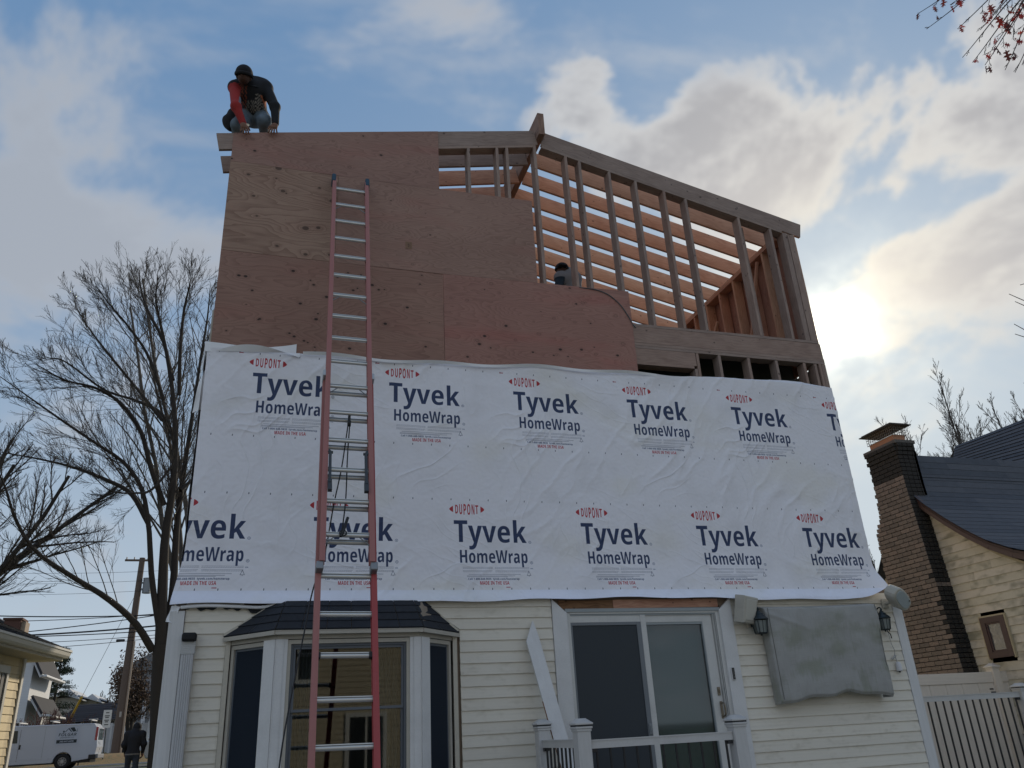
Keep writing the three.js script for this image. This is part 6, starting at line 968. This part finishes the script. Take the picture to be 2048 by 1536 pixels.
{ // townhouses with sunlit ends
  const D = 112; const units = [[78, 113, 1393, 1420, 1384], [122, 152, 1398, 1424, 1388], [172, 195, 1404, 1424, 1398]];
  units.forEach(([u0, u1, v0, v1, vr], i) => {
    const d = D + i * 2, a = W(u0, v0, d), b = W(u1, v0, d), gy = groundY(a.x, a.z), o = thing('townhouse', ['cream townhouse with two tall windows behind the van', 'cream townhouse with one split window behind the dark roof', 'small cream townhouse at the end of the sunlit row'][i], 'house', [a.x, gy, a.z], 'row of townhouses across the road'), w = b.x - a.x, h = a.y - gy;
    part(o, 'wall', box(0, w, -.2, h, -9, 0), mat([.62, .54, .42], .7)); part(o, 'side_wall', box(w - .02, w + 2.2, -.2, h - .2, -9, -.8), mat([.36, .345, .33], .8));
    const yr = W(u0, vr, d).y - gy; part(o, 'roof', plate([[-.5, h], [w + .5, h], [w + .2, h + .25], [w / 2, yr + .55], [-.2, h + .25]], -9.3, .4), mat([.42, .43, .45], .8)); part(o, 'side_roof', bar(V3(w + .2, h + .35, -4.5), V3(w + 2.9, h - .55, -4.5), .12, 9.4, V3(0, 1, 0)), mat([.40, .42, .45], .8)); part(o, 'eave', box(-.4, w + .4, h - .1, h + .06, 0, .45), mat([.6, .6, .58], .7));
    const n = i === 0 ? 2 : 1; for (let k = 0; k < n; k++) { const wd = sub(o, 'window', [w * (n === 2 ? .36 + .32 * k : .56), h - 1.15, .02]); part(wd, 'pane', box(-.14, .14, -.75, .75, 0, .03), mat([.05, .055, .06], .15)); part(wd, 'sill', box(-.22, .22, -.84, -.76, 0, .08), mat([.6, .58, .54], .6)); }
  });
}
{ // low dark roofed building
  const D = 78, a = W(112, 1447, D), b = W(236, 1440, D), gy = groundY(a.x, a.z), o = thing('dark_roof_garage', 'low outbuilding with a broad navy blue roof behind the van', 'outbuilding', [a.x, gy, a.z]), w = b.x - a.x, y = (u, v) => W(u, v, D).y - gy;
  part(o, 'wall', box(.3, w - .3, -.2, y(170, 1441), -6, -.6), mat([.50, .50, .50], .7));
  const nC = 9; for (let k = 0; k < nC; k++) { const t0 = k / nC, t1 = (k + 1.05) / nC, yA = y(150, 1446), yB = y(150, 1407); part(o, 'shingle_course', sheet(1, 1, (s, t) => { const tt = mix(t0, t1, t), x = mix(0 + tt * .9, w + 1.0, s); return V3(x, mix(yA, yB, tt) + (1 - t) * .02 + s * .15, .3 - tt * 3.0); }, null, .03), mat([[.016, .020, .034], [.020, .024, .038], [.013, .017, .028]][k % 3], .9)); }
  for (let i = 0; i < 5; i++) windowOn(o, w - 2.9 + i * .62, y(210, 1452), .38, .8, -.58);
}
{ // white fence and porch house
  const D = 66, a = W(186, 1450, D), b = W(262, 1446, D), gy = groundY(a.x, a.z), o = thing('white_fence', 'white board fence between the van and the porch house', 'fence', [a.x, gy, a.z]), w = b.x - a.x + 1.2, h = a.y - gy - .05; const fm = mat([.50, .51, .54], .55);
  for (let k = 0; k <= 3; k++) { part(o, 'post', rbox(.14, h + .12, .14, .01, w * k / 3, (h + .12) / 2, 0), mat([.62, .63, .65], .5)); if (k < 3) for (let j = 0; j < 6; j++) part(o, 'fence_board', rbox(w / 18 - .16 / 6 - .012, h - .12, .03, .004, w * k / 3 + .07 + (w / 3 - .14) * (j + .5) / 6, h / 2, 0), fm); if (k < 3) part(o, 'rail', rbox(w / 3 - .14, .12, .06, .006, w * (k + .5) / 3, h - .03, 0), fm); }
}
{
  const D = 70, a = W(244, 1400, D), b = W(330, 1400, D), gy = groundY(a.x, a.z), o = thing('porch_house', 'grey house with white porch posts behind the utility pole', 'house', [a.x, gy, a.z]), w = b.x - a.x + 4, y = (u, v) => W(u, v, D).y - gy;
  part(o, 'wall', box(0, w, -.2, y(280, 1335), -7, -2), mat([.26, .27, .29], .8)); part(o, 'roof', plate([[-.8, y(280, 1337)], [w + .8, y(280, 1337)], [w / 2, y(280, 1337) + 2.4]], -7.5, -1.6), mat([.16, .165, .175], .9));
  part(o, 'porch_roof', bar(V3(-.4, y(280, 1393), -.8), V3(w, y(280, 1393), -.8), .22, 2.6), mat([.05, .05, .055], .9)); part(o, 'porch_beam', box(-.2, w, y(280, 1402), y(280, 1398), .1, .3), mat([.3, .3, .3], .7)); part(o, 'porch_floor', box(-.2, w, -.2, y(280, 1478), -2, .4), mat([.2, .2, .2], .8));
  for (const u of [287, 304]) { const x = W(u, 1440, D).x - a.x; part(o, 'porch_post', rbox(.26, y(280, 1402) - y(280, 1478), .26, .02, x, (y(280, 1402) + y(280, 1478)) / 2, .2), mat([.62, .63, .66], .5)); }
  for (let i = 0; i < 22; i++) part(o, 'porch_baluster', box(w * .25 + i * .16, w * .25 + i * .16 + .05, y(280, 1477), y(280, 1462), .2, .25), mat([.5, .51, .53], .5)); part(o, 'porch_rail', box(w * .24, w * .25 + 3.6, y(280, 1462), y(280, 1458), .18, .28), mat([.6, .61, .63], .5)); windowOn(o, w * .62, y(300, 1425), .7, 1.4, -1.98);
}
{ // reddish hedge by the white house, and a parked car beyond the walker
  const R = rng(8), c = far(92, 1480, 62), o = thing('hedge', 'reddish brown leafless hedge in front of the white house', 'shrub', [c.x, groundY(c.x, c.z), c.z]), L = new Limbs(); for (let i = 0; i < 70; i++) { const d = V3((R() - .5) * .9, 1, (R() - .5) * .6).normalize(); grow(L, V3((R() - .5) * 3.2, 0, (R() - .5)), d, 1.7 + R() * 1.2, .025, 2, R, { wob: .4, up: .05, rmin: .010, max: 4, kids: [0, 0, 7, 5], ang: [.3, .8], lift: .2, shrink: [.4, .4, .4, .5] }); } part(o, 'branches', L.geo(), mat([.10, .045, .04], .95));
  const z = -33.5, q = onZ(304, 1478, z), g = groundY(q.x, z), car = thing('parked_car', 'silver car half hidden behind the tree trunk and house corner', 'car', [q.x + 1.2, g + .016, z]);
  const pm = new THREE.MeshPhysicalMaterial({ color: rgb(.30, .32, .34), roughness: .35, clearcoat: .6 });
  part(car, 'body', plate([[-1.35, .35], [-1.5, .62], [-1.45, .95], [-.9, 1.0], [-.45, 1.42], [1.0, 1.46], [1.55, 1.05], [2.6, .98], [2.85, .8], [2.85, .36], [2.4, .3], [-1.0, .3]], -1.7, 0, [], .05), pm);
  part(car, 'window', plate([[-.78, 1.02], [-.4, 1.36], [.95, 1.38], [1.35, 1.05]], .001, .012), mat([.02, .03, .035], .08)); part(car, 'head_lamp', new THREE.SphereGeometry(.12, 12, 8).scale(.5, 1, 1).translate(-1.45, .78, -.15), mat([.6, .62, .64], .15));
  for (const x of [-.75, 2.0]) for (const s of [-.1, -1.6]) { const wv = sub(car, 'wheel', [x, .32, s]); part(wv, 'tyre', new THREE.TorusGeometry(.24, .08, 8, 22), mat([.015, .015, .016], .9)); part(wv, 'rim', new THREE.CylinderGeometry(.19, .19, .12, 16).rotateX(Math.PI / 2), mat([.3, .31, .33], .4, { metalness: .6 })); }
}
// ---------------------------------------------------------------- house standing behind the viewpoint (mirrored in the glass)
{
  const o = thing('opposite_house', 'sunlit cream sided house mirrored in the bay window', 'house', [4.5, 0, 19]); const sid = mat([.50, .44, .32], .6);
  part(o, 'wall', box(-6.5, 7, -.2, 5.6, 0, 8), sid);
  for (let k = 0; k < 34; k++) { const y0 = .1 + k * .16; const g = box(-6.5, 7, y0, y0 + .158, -.03, -.001); const p = g.attributes.position; for (let i = 0; i < p.count; i++) if (p.getY(i) > y0 + .1 && p.getZ(i) < -.02) p.setZ(i, -.008); g.computeVertexNormals(); part(o, 'siding_board', g, sid); }
  for (const [x, y] of [[-3.6, 1.5], [-.4, 1.5], [4.4, 1.5], [-2.5, 4.2], [1.5, 4.2], [5, 4.2]]) { const g = sub(o, 'window', [x, y, -.03]); part(g, 'frame', join([box(-.62, -.5, -.8, .8, -.05, 0), box(.5, .62, -.8, .8, -.05, 0), box(-.62, .62, .8, .92, -.05, 0), box(-.62, .62, -.92, -.8, -.06, 0), box(-.03, .03, -.8, .8, -.04, 0)]), mat([.66, .66, .64], .5)); part(g, 'pane', box(-.5, .5, -.8, .8, -.02, -.005), mat([.03, .035, .04], .1)); }
  part(o, 'roof', plate([[-7, 5.5], [7.5, 5.5], [.25, 8.4]], -.5, 8.5), mat([.04, .04, .045], .9));
}

// ---------------------------------------------------------------- people
// joints with radii, joined by a smooth minimum and meshed
function flesh(prims, cell, k = .03) {
  const lo = V3(1e9, 1e9, 1e9), hi = V3(-1e9, -1e9, -1e9);
  for (const q of prims) for (const [p, r] of q.e ? [[q.c, Math.max(...q.e)]] : [[q.a, q.ra], [q.b, q.rb]]) { lo.min(p.clone().addScalar(-r - .04)); hi.max(p.clone().addScalar(r + .04)); }
  const c = lo.clone().add(hi).multiplyScalar(.5), ext = Math.max(hi.x - lo.x, hi.y - lo.y, hi.z - lo.z) / 2 + cell * 3, n = Math.min(150, Math.ceil(2 * ext / cell));
  const mc = new MarchingCubes(n, new THREE.MeshStandardMaterial(), false, false, 160000); mc.isolation = 0;
  const F = new Float32Array(n * n * n).fill(1), half = n / 2, w = (i) => (i - half) / half * ext, inv = (v) => v / ext * half + half, P = V3(), ba = V3(), pa = V3();
  for (const q of prims) {
    const kk = q.k ?? k, m = kk * 1.5 + .02, pl = q.e ? q.c.clone().addScalar(-Math.max(...q.e) - m) : q.a.clone().min(q.b).addScalar(-Math.max(q.ra, q.rb) - m), ph = q.e ? q.c.clone().addScalar(Math.max(...q.e) + m) : q.a.clone().max(q.b).addScalar(Math.max(q.ra, q.rb) + m);
    const b = [['x', 0], ['y', 0], ['z', 0]].map(([ax]) => [Math.max(0, Math.floor(inv(pl[ax] - c[ax]))), Math.min(n - 1, Math.ceil(inv(ph[ax] - c[ax])))]);
    for (let z = b[2][0]; z <= b[2][1]; z++) for (let y = b[1][0]; y <= b[1][1]; y++) for (let x = b[0][0]; x <= b[0][1]; x++) {
      P.set(w(x) + c.x, w(y) + c.y, w(z) + c.z); let d;
      if (q.e) { const X = (P.x - q.c.x) / q.e[0], Y = (P.y - q.c.y) / q.e[1], Z = (P.z - q.c.z) / q.e[2], l = Math.hypot(X, Y, Z); d = (l - 1) * Math.min(...q.e); }
      else { ba.copy(q.b).sub(q.a); pa.copy(P).sub(q.a); const t = clamp(pa.dot(ba) / ba.lengthSq()); d = pa.addScaledVector(ba, -t).length() - mix(q.ra, q.rb, t); }
      const i = z * n * n + y * n + x, f = F[i], h = Math.max(kk - Math.abs(f - d), 0) / kk; F[i] = Math.min(f, d) - h * h * kk * .25;
    }
  }
  for (let i = 0; i < F.length; i++) mc.field[i] = -F[i];
  mc.update(); const cnt = mc.count, pos = new Float32Array(cnt * 3); for (let i = 0; i < cnt; i++) { pos[i * 3] = mc.positionArray[i * 3] * ext + c.x; pos[i * 3 + 1] = mc.positionArray[i * 3 + 1] * ext + c.y; pos[i * 3 + 2] = mc.positionArray[i * 3 + 2] * ext + c.z; }
  let g = new THREE.BufferGeometry(); g.setAttribute('position', new THREE.BufferAttribute(pos, 3)); g = mergeVertices(g, 1e-4); g.computeVertexNormals(); return g;
}
const cap = (a, b, ra, rb = ra, k) => ({ a, b, ra, rb, k }), ell = (c, x, y, z, k) => ({ c, e: [x, y, z], k });
function paint(g, fn) { const p = g.attributes.position, C = new Float32Array(p.count * 3), v = V3(); for (let i = 0; i < p.count; i++) { v.fromBufferAttribute(p, i); const c = fn(v); C[i * 3] = c[0]; C[i * 3 + 1] = c[1]; C[i * 3 + 2] = c[2]; } g.setAttribute('color', new THREE.BufferAttribute(C, 3)); return g; }
function strip(g) { const h = g.index ? g.toNonIndexed() : g; for (const k of Object.keys(h.attributes)) if (!['position', 'normal', 'color'].includes(k)) h.deleteAttribute(k); return h; }
// a hand: palm, four unequal bent fingers, thumb from the side near the base. f: finger direction, n: back of hand, s: thumb side
function hand(w, f, n, s, curl = .6) {
  const P = [], at = (a, b, c) => w.clone().addScaledVector(f, a).addScaledVector(s, b).addScaledVector(n, c);
  P.push(cap(at(0, 0, 0), at(.045, 0, 0), .026, .030, .02), cap(at(.02, .018, 0), at(.078, .026, .002), .018, .016, .02), cap(at(.02, -.018, 0), at(.074, -.028, .002), .018, .015, .02), cap(at(.03, 0, 0), at(.08, 0, .003), .019, .017, .02));
  [[.030, .036, .025, .020], [.010, .042, .028, .021], [-.011, .039, .026, .020], [-.031, .030, .020, .017]].forEach(([b, l1, l2, l3], i) => { let p = at(.082 - Math.abs(i - 1) * .003, b, .002), a = .15; const r = [.0095, .0098, .0093, .0082][i]; for (const [l, q] of [[l1, .4], [l2, .6], [l3, .5]]) { a += q * curl; const e = p.clone().addScaledVector(f, Math.cos(a) * l).addScaledVector(n, -Math.sin(a) * l).addScaledVector(s, (1.2 - i) * .004); P.push(cap(p, e, r, r * .92, .006)); p = e; } });
  const t0 = at(.018, .028, -.004), t1 = at(.050, .055, -.014), t2 = at(.080, .062, -.024); P.push(cap(t0, t1, .0125, .011, .008), cap(t1, t2, .0108, .009, .006));
  return P;
}
const skinC = [.17, .085, .055], skinShaded = [.085, .042, .030];  // second tone, for faces, is darkened: shade under the cap put into the colour
const clothMat = () => new THREE.MeshStandardMaterial({ roughness: .88, vertexColors: true, color: rgb(1, 1, 1) });
// --- carpenter kneeling at the gable edge
{
  const O = V3(.22, roofL(.22), -.25), L = (u, v, z) => onZ(u, v, z).sub(O), o = thing('person', 'kneeling worker in a dark cap, red and black sweatshirt and jeans at the roof edge', 'person', O.toArray());
  const head = L(488, 152, .06), neck = L(497, 164, -.12), chest = L(503, 186, -.17), belly = L(508, 216, -.26), hip = L(508, 232, -.36);
  const shR = L(470, 175, -.13), elR = L(472, 213, .06), wrR = L(486, 246, .055), shL = L(532, 177, -.15), elL = L(550, 214, .0), wrL = L(551, 247, .04);
  const knR = V3(.03, .09, .16).add(V3(-.2, -.02, 0)), knL = L(529, 243, -.12), hR = hip.clone().add(V3(-.10, -.04, 0)), hL = hip.clone().add(V3(.11, -.04, 0));
  knR.copy(L(476, 250, -.12));
  const ankR = V3(knR.x - .02, knR.y - .02, knR.z - .42), ankL = V3(knL.x + .02, knL.y - .03, knL.z - .42);
  const body = [cap(neck, head, .055, .06), cap(chest, neck, .14, .10), ell(chest, .20, .165, .14), ell(L(512, 172, -.22), .17, .115, .13), cap(L(478, 172, -.17), L(528, 174, -.19), .09, .095), cap(chest, belly, .15, .145), cap(belly, hip, .148, .155), cap(shR, shL, .085, .085), cap(shR, elR, .072, .058), cap(elR, wrR, .056, .040), cap(shL, elL, .074, .060), cap(elL, wrL, .058, .043), cap(hR, knR, .105, .082), cap(hL, knL, .108, .085), cap(knR, ankR, .078, .05), cap(knL, ankL, .08, .05), cap(ankR, ankR.clone().add(V3(0, -.02, -.10)), .05, .045), cap(ankL, ankL.clone().add(V3(0, -.02, -.10)), .05, .045)];
  const face = [ell(head.clone(), .078, .105, .092), ell(head.clone().add(V3(0, -.06, .03)), .058, .055, .06), cap(head.clone().add(V3(0, -.012, .085)), head.clone().add(V3(0, -.045, .108)), .010, .014, .012), ell(head.clone().add(V3(-.08, -.02, -.005)), .014, .03, .02, .01), ell(head.clone().add(V3(.08, -.02, -.005)), .014, .03, .02, .01), cap(head.clone().add(V3(-.022, -.078, .088)), head.clone().add(V3(.022, -.078, .088)), .007, .007, .006), ell(head.clone().add(V3(-.03, .0, .08)), .014, .009, .01, .006), ell(head.clone().add(V3(.03, .0, .08)), .014, .009, .01, .006), cap(neck, head, .05, .055)];
  const cloth = (p) => {
    const seg = (a, b) => { const d = b.clone().sub(a), t = clamp(p.clone().sub(a).dot(d) / d.lengthSq()); return p.distanceTo(a.clone().addScaledVector(d, t)); };
    const legs = Math.min(seg(hR, knR), seg(hL, knL), seg(knR, ankR), seg(knL, ankL)) - .02, arR = Math.min(seg(shR, elR), seg(elR, wrR)), arL = Math.min(seg(shL, elL), seg(elL, wrL)), tor = Math.min(seg(neck, chest), seg(chest, belly)) - .08;
    const waist = belly.y - .075 + .05 * Math.max(0, -p.z - .1);
    if (arR - .05 < legs - .07 && arR < .085 && (p.x < shR.x + .075 || p.y < elR.y + .03)) return [.30, .020, .018];
    if (arL - .05 < legs - .07 && arL < .088 && p.x > shL.x - .05) return [.004, .0045, .007];
    if (p.y < waist && legs < tor + .03) { const f = .75 + .35 * noise3(p.x * 14, p.y * 14, p.z * 14); return [.16 * f, .215 * f, .27 * f]; }
    // printed jersey front: orange side panels with dark checks, black centre
    const u = (p.x - chest.x) / .16; if (p.z > chest.z - .02 && p.y < chest.y + .08) { const chk = Math.sin(p.x * 210) * Math.sin(p.y * 160 + 1) > .1; if (u < -.28 && u > -1.0) return chk ? [.20, .045, .02] : [.006, .006, .007]; if (u > .35 && p.y < chest.y - .09) { const band = (p.x * 1 + p.y * .8 - chest.x - chest.y * .8) * 40; return band > .2 + 1 ? [.42, .13, .06] : chk ? [.24, .21, .18] : [.008, .008, .008]; } if (p.y < belly.y - .03) return chk ? [.16, .14, .12] : [.008, .007, .007]; }
    return [.004, .004, .006];
  };
  const g = strip(paint(flesh(body, .0125, .045), cloth)), gh = strip(paint(flesh(face, .006, .02), (p) => skinShaded));
  const dn = V3(0, -1, 0), hands = [];
  for (const [w, s, f] of [[wrR, V3(1, 0, 0), V3(.22, -.93, .30)], [wrL, V3(-1, 0, 0), V3(-.16, -.95, .28)]]) { const ff = f.clone().normalize(), nn = V3(0, .25, .97).addScaledVector(ff, -V3(0, .25, .97).dot(ff)).normalize(); hands.push(strip(paint(flesh(hand(w.clone().addScaledVector(ff, .02), ff, nn, s, .28), .0032, .01), () => skinC))); }
  part(o, 'body', mergeGeometries([g, gh, ...hands]), clothMat());
  const capG = new THREE.SphereGeometry(.114, 24, 14, 0, 6.283, 0, 1.75); capG.scale(.93, .98, 1.06); capG.rotateX(.52); capG.translate(head.x, head.y + .024, head.z + .01); part(o, 'cap', capG, mat([.006, .006, .009], .9));
  part(o, 'cap_brim', new THREE.TorusGeometry(.100, .014, 8, 28).scale(1, 1.1, 1.6).rotateX(Math.PI / 2 + .50).translate(head.x, head.y + .0, head.z + .018), mat([.008, .008, .011], .9));
  const b = L(461, 240, -.22); part(o, 'tool_pouch', flesh([cap(b.clone().add(V3(.03, .10, 0)), b.clone().add(V3(.0, -.05, 0)), .075, .085), cap(b.clone().add(V3(-.04, -.02, .02)), b.clone().add(V3(.02, -.12, .02)), .05, .06)], .012, .04), mat([.006, .006, .008], .85));
  const boot = mat([.02, .016, .014], .8); for (const a of [ankR, ankL]) part(o, 'boot', flesh([cap(a.clone().add(V3(0, .0, -.02)), a.clone().add(V3(0, -.01, -.14)), .055, .05), cap(a.clone().add(V3(0, -.03, -.10)), a.clone().add(V3(0, -.10, -.13)), .045, .04)], .012, .03), boot);
  // pale script on the chest
  const t = canvasTexture(256, 96, (c) => { c.fillStyle = '#050507'; c.fillRect(0, 0, 256, 96); c.fillStyle = '#8d9196'; c.save(); c.transform(1, 0, -.25, 1, 20, 0); c.font = 'bold 78px serif'; c.fillText('Tide', 20, 74); c.restore(); });
  part(o, 'chest_lettering', sheet(10, 4, (s, q) => { const x = mix(-.03, .085, s), y = mix(-.015, .035, q); return chest.clone().add(V3(x, y - .02, .158 - .9 * (x - .0) * (x - .0) - .4 * y)); }), mat(rgb(.6, .6, .6), .9, { map: t }));
}
// --- second worker bending behind the studs
{
  const O = V3(4.55, 6.256, -1.0), L = (u, v, z) => onZ(u, v, z).sub(O), o = thing('person', 'worker in a grey shirt and dark cap bending over behind the bare studs', 'person', O.toArray());
  const head = L(1124, 543, -.95), neck = L(1130, 546, -1.0), chest = L(1136, 560, -1.02), hip = L(1146, 600, -1.12), shL = L(1121, 555, -.92), shR = L(1150, 557, -1.03), el = L(1115, 586, -.82), wr = L(1112, 612, -.72), elR = L(1158, 600, -.95), wrR = L(1150, 625, -.80);
  const knL = V3(-.12, .12, .12), knR = V3(.16, .12, .05), hl = hip.clone().add(V3(-.09, -.03, 0)), hr = hip.clone().add(V3(.1, -.03, 0)); const footL = V3(-.12, .05, -.30), footR = V3(.16, .05, -.36);
  hip.y = .52; hl.y = hr.y = .50;
  const body = [cap(neck, head, .055, .06), ell(chest, .19, .17, .14), cap(chest, neck, .14, .09), cap(chest, hip, .165, .15), cap(shL, shR, .095, .095), cap(shL, el, .068, .055), cap(el, wr, .052, .038), cap(shR, elR, .068, .055), cap(elR, wrR, .052, .038), cap(hl, knL, .10, .075), cap(hr, knR, .10, .075), cap(knL, footL, .07, .05), cap(knR, footR, .07, .05), cap(footL, footL.clone().add(V3(0, .0, -.14)), .05, .045), cap(footR, footR.clone().add(V3(0, 0, -.14)), .05, .045)];
  const face = [ell(head, .078, .10, .09), ell(head.clone().add(V3(-.03, -.05, .02)), .055, .05, .055), cap(head.clone().add(V3(-.06, -.01, .06)), head.clone().add(V3(-.075, -.04, .08)), .01, .013, .012), ell(head.clone().add(V3(.07, -.02, 0)), .014, .03, .02, .01)];
  const g = strip(paint(flesh(body, .0125, .045), (p) => { if (p.y < hip.y + .04) return [.03, .035, .045]; const d = p.distanceTo(shL.clone().lerp(el, .55)); if (p.x < shL.x + .035 && p.y < shL.y - .04) return [.010, .022, .034]; return [.205, .20, .21]; })), gf = strip(paint(flesh(face, .007, .02), () => skinShaded));
  const hs = [[wr, V3(1, 0, 0)], [wrR, V3(-1, 0, 0)]].map(([w, s]) => { const f = V3(0, -1, .3).normalize(), n = V3(0, .3, 1).normalize(); return strip(paint(flesh(hand(w, f, n, s, .6), .004, .01), () => skinC)); });
  part(o, 'body', mergeGeometries([g, gf, ...hs]), clothMat());
  const cg = new THREE.SphereGeometry(.110, 20, 12, 0, 6.283, 0, 1.6); cg.scale(.92, .95, 1.05); cg.rotateX(.2); cg.translate(head.x, head.y + .03, head.z); part(o, 'cap', cg, mat([.010, .011, .015], .9)); part(o, 'cap_brim', rbox(.13, .012, .09, .006, head.x - .035, head.y + .018, head.z + .11), mat([.010, .011, .015], .9));
}
// --- walker in a dark hooded jacket
{
  const D = 22, top = far(278, 1443, D), gy = groundY(top.x, top.z), H = Math.min(1.86, top.y - gy), O = V3(top.x - .05, gy, top.z), o = thing('person', 'person in a navy hooded jacket and jeans walking away beside the tree', 'person', O.toArray()), s = H / 1.78, P = (x, y, z) => V3(x * s, y * s, z * s);
  const hip = P(0, .93, 0), chest = P(.0, 1.33, -.02), neck = P(.02, 1.50, -.05), head = P(.03, 1.62, -.10), shL = P(-.20, 1.43, -.03), shR = P(.20, 1.43, -.03), elL = P(-.27, 1.16, -.02), elR = P(.28, 1.16, -.02), wrL = P(-.22, .95, -.16), wrR = P(.25, .93, -.14);
  const hL = P(-.10, .90, 0), hR = P(.10, .90, 0), kL = P(-.11, .50, -.10), kR = P(.12, .50, .06), aL = P(-.11, .09, -.14), aR = P(.13, .13, .24);
  const body = [ell(chest, .205 * s, .20 * s, .155 * s), cap(chest, hip, .175 * s, .165 * s), cap(chest, neck, .14 * s, .10 * s), cap(shL, shR, .10 * s, .10 * s), cap(shL, elL, .085 * s, .07 * s), cap(elL, wrL, .068 * s, .05 * s), cap(shR, elR, .085 * s, .07 * s), cap(elR, wrR, .068 * s, .05 * s), cap(hL, kL, .105 * s, .075 * s), cap(hR, kR, .105 * s, .075 * s), cap(kL, aL, .07 * s, .055 * s), cap(kR, aR, .07 * s, .055 * s), cap(aL, aL.clone().add(P(0, -.04, -.14)), .05 * s, .045 * s), cap(aR, aR.clone().add(P(0, -.06, -.12)), .05 * s, .045 * s), ell(head, .105 * s, .125 * s, .12 * s), cap(neck, head, .10 * s, .10 * s)];
  const g = strip(paint(flesh(body, .0135, .05), (p) => { const y = p.y / s; if (y < .88) return y < .12 ? [.02, .02, .02] : [.020, .028, .045]; if (y < .905) return [.16, .16, .17]; return [.008, .010, .017]; }));
  const hs = [[wrL, 1], [wrR, -1]].map(([w, q]) => strip(paint(flesh(hand(w, V3(0, -.9, -.4).normalize(), V3(-q, 0, 0), V3(0, .4, -.9).normalize(), .8), .004, .01), () => skinC)));
  part(o, 'body', mergeGeometries([g, ...hs]), clothMat());
  part(o, 'hood', flesh([ell(head.clone().add(P(0, .005, .02)), .122 * s, .14 * s, .125 * s), ell(neck.clone().add(P(0, -.03, .06)), .13 * s, .07 * s, .08 * s)], .012, .05), mat([.007, .009, .014], .92));
}

renderer.render(scene, camera);
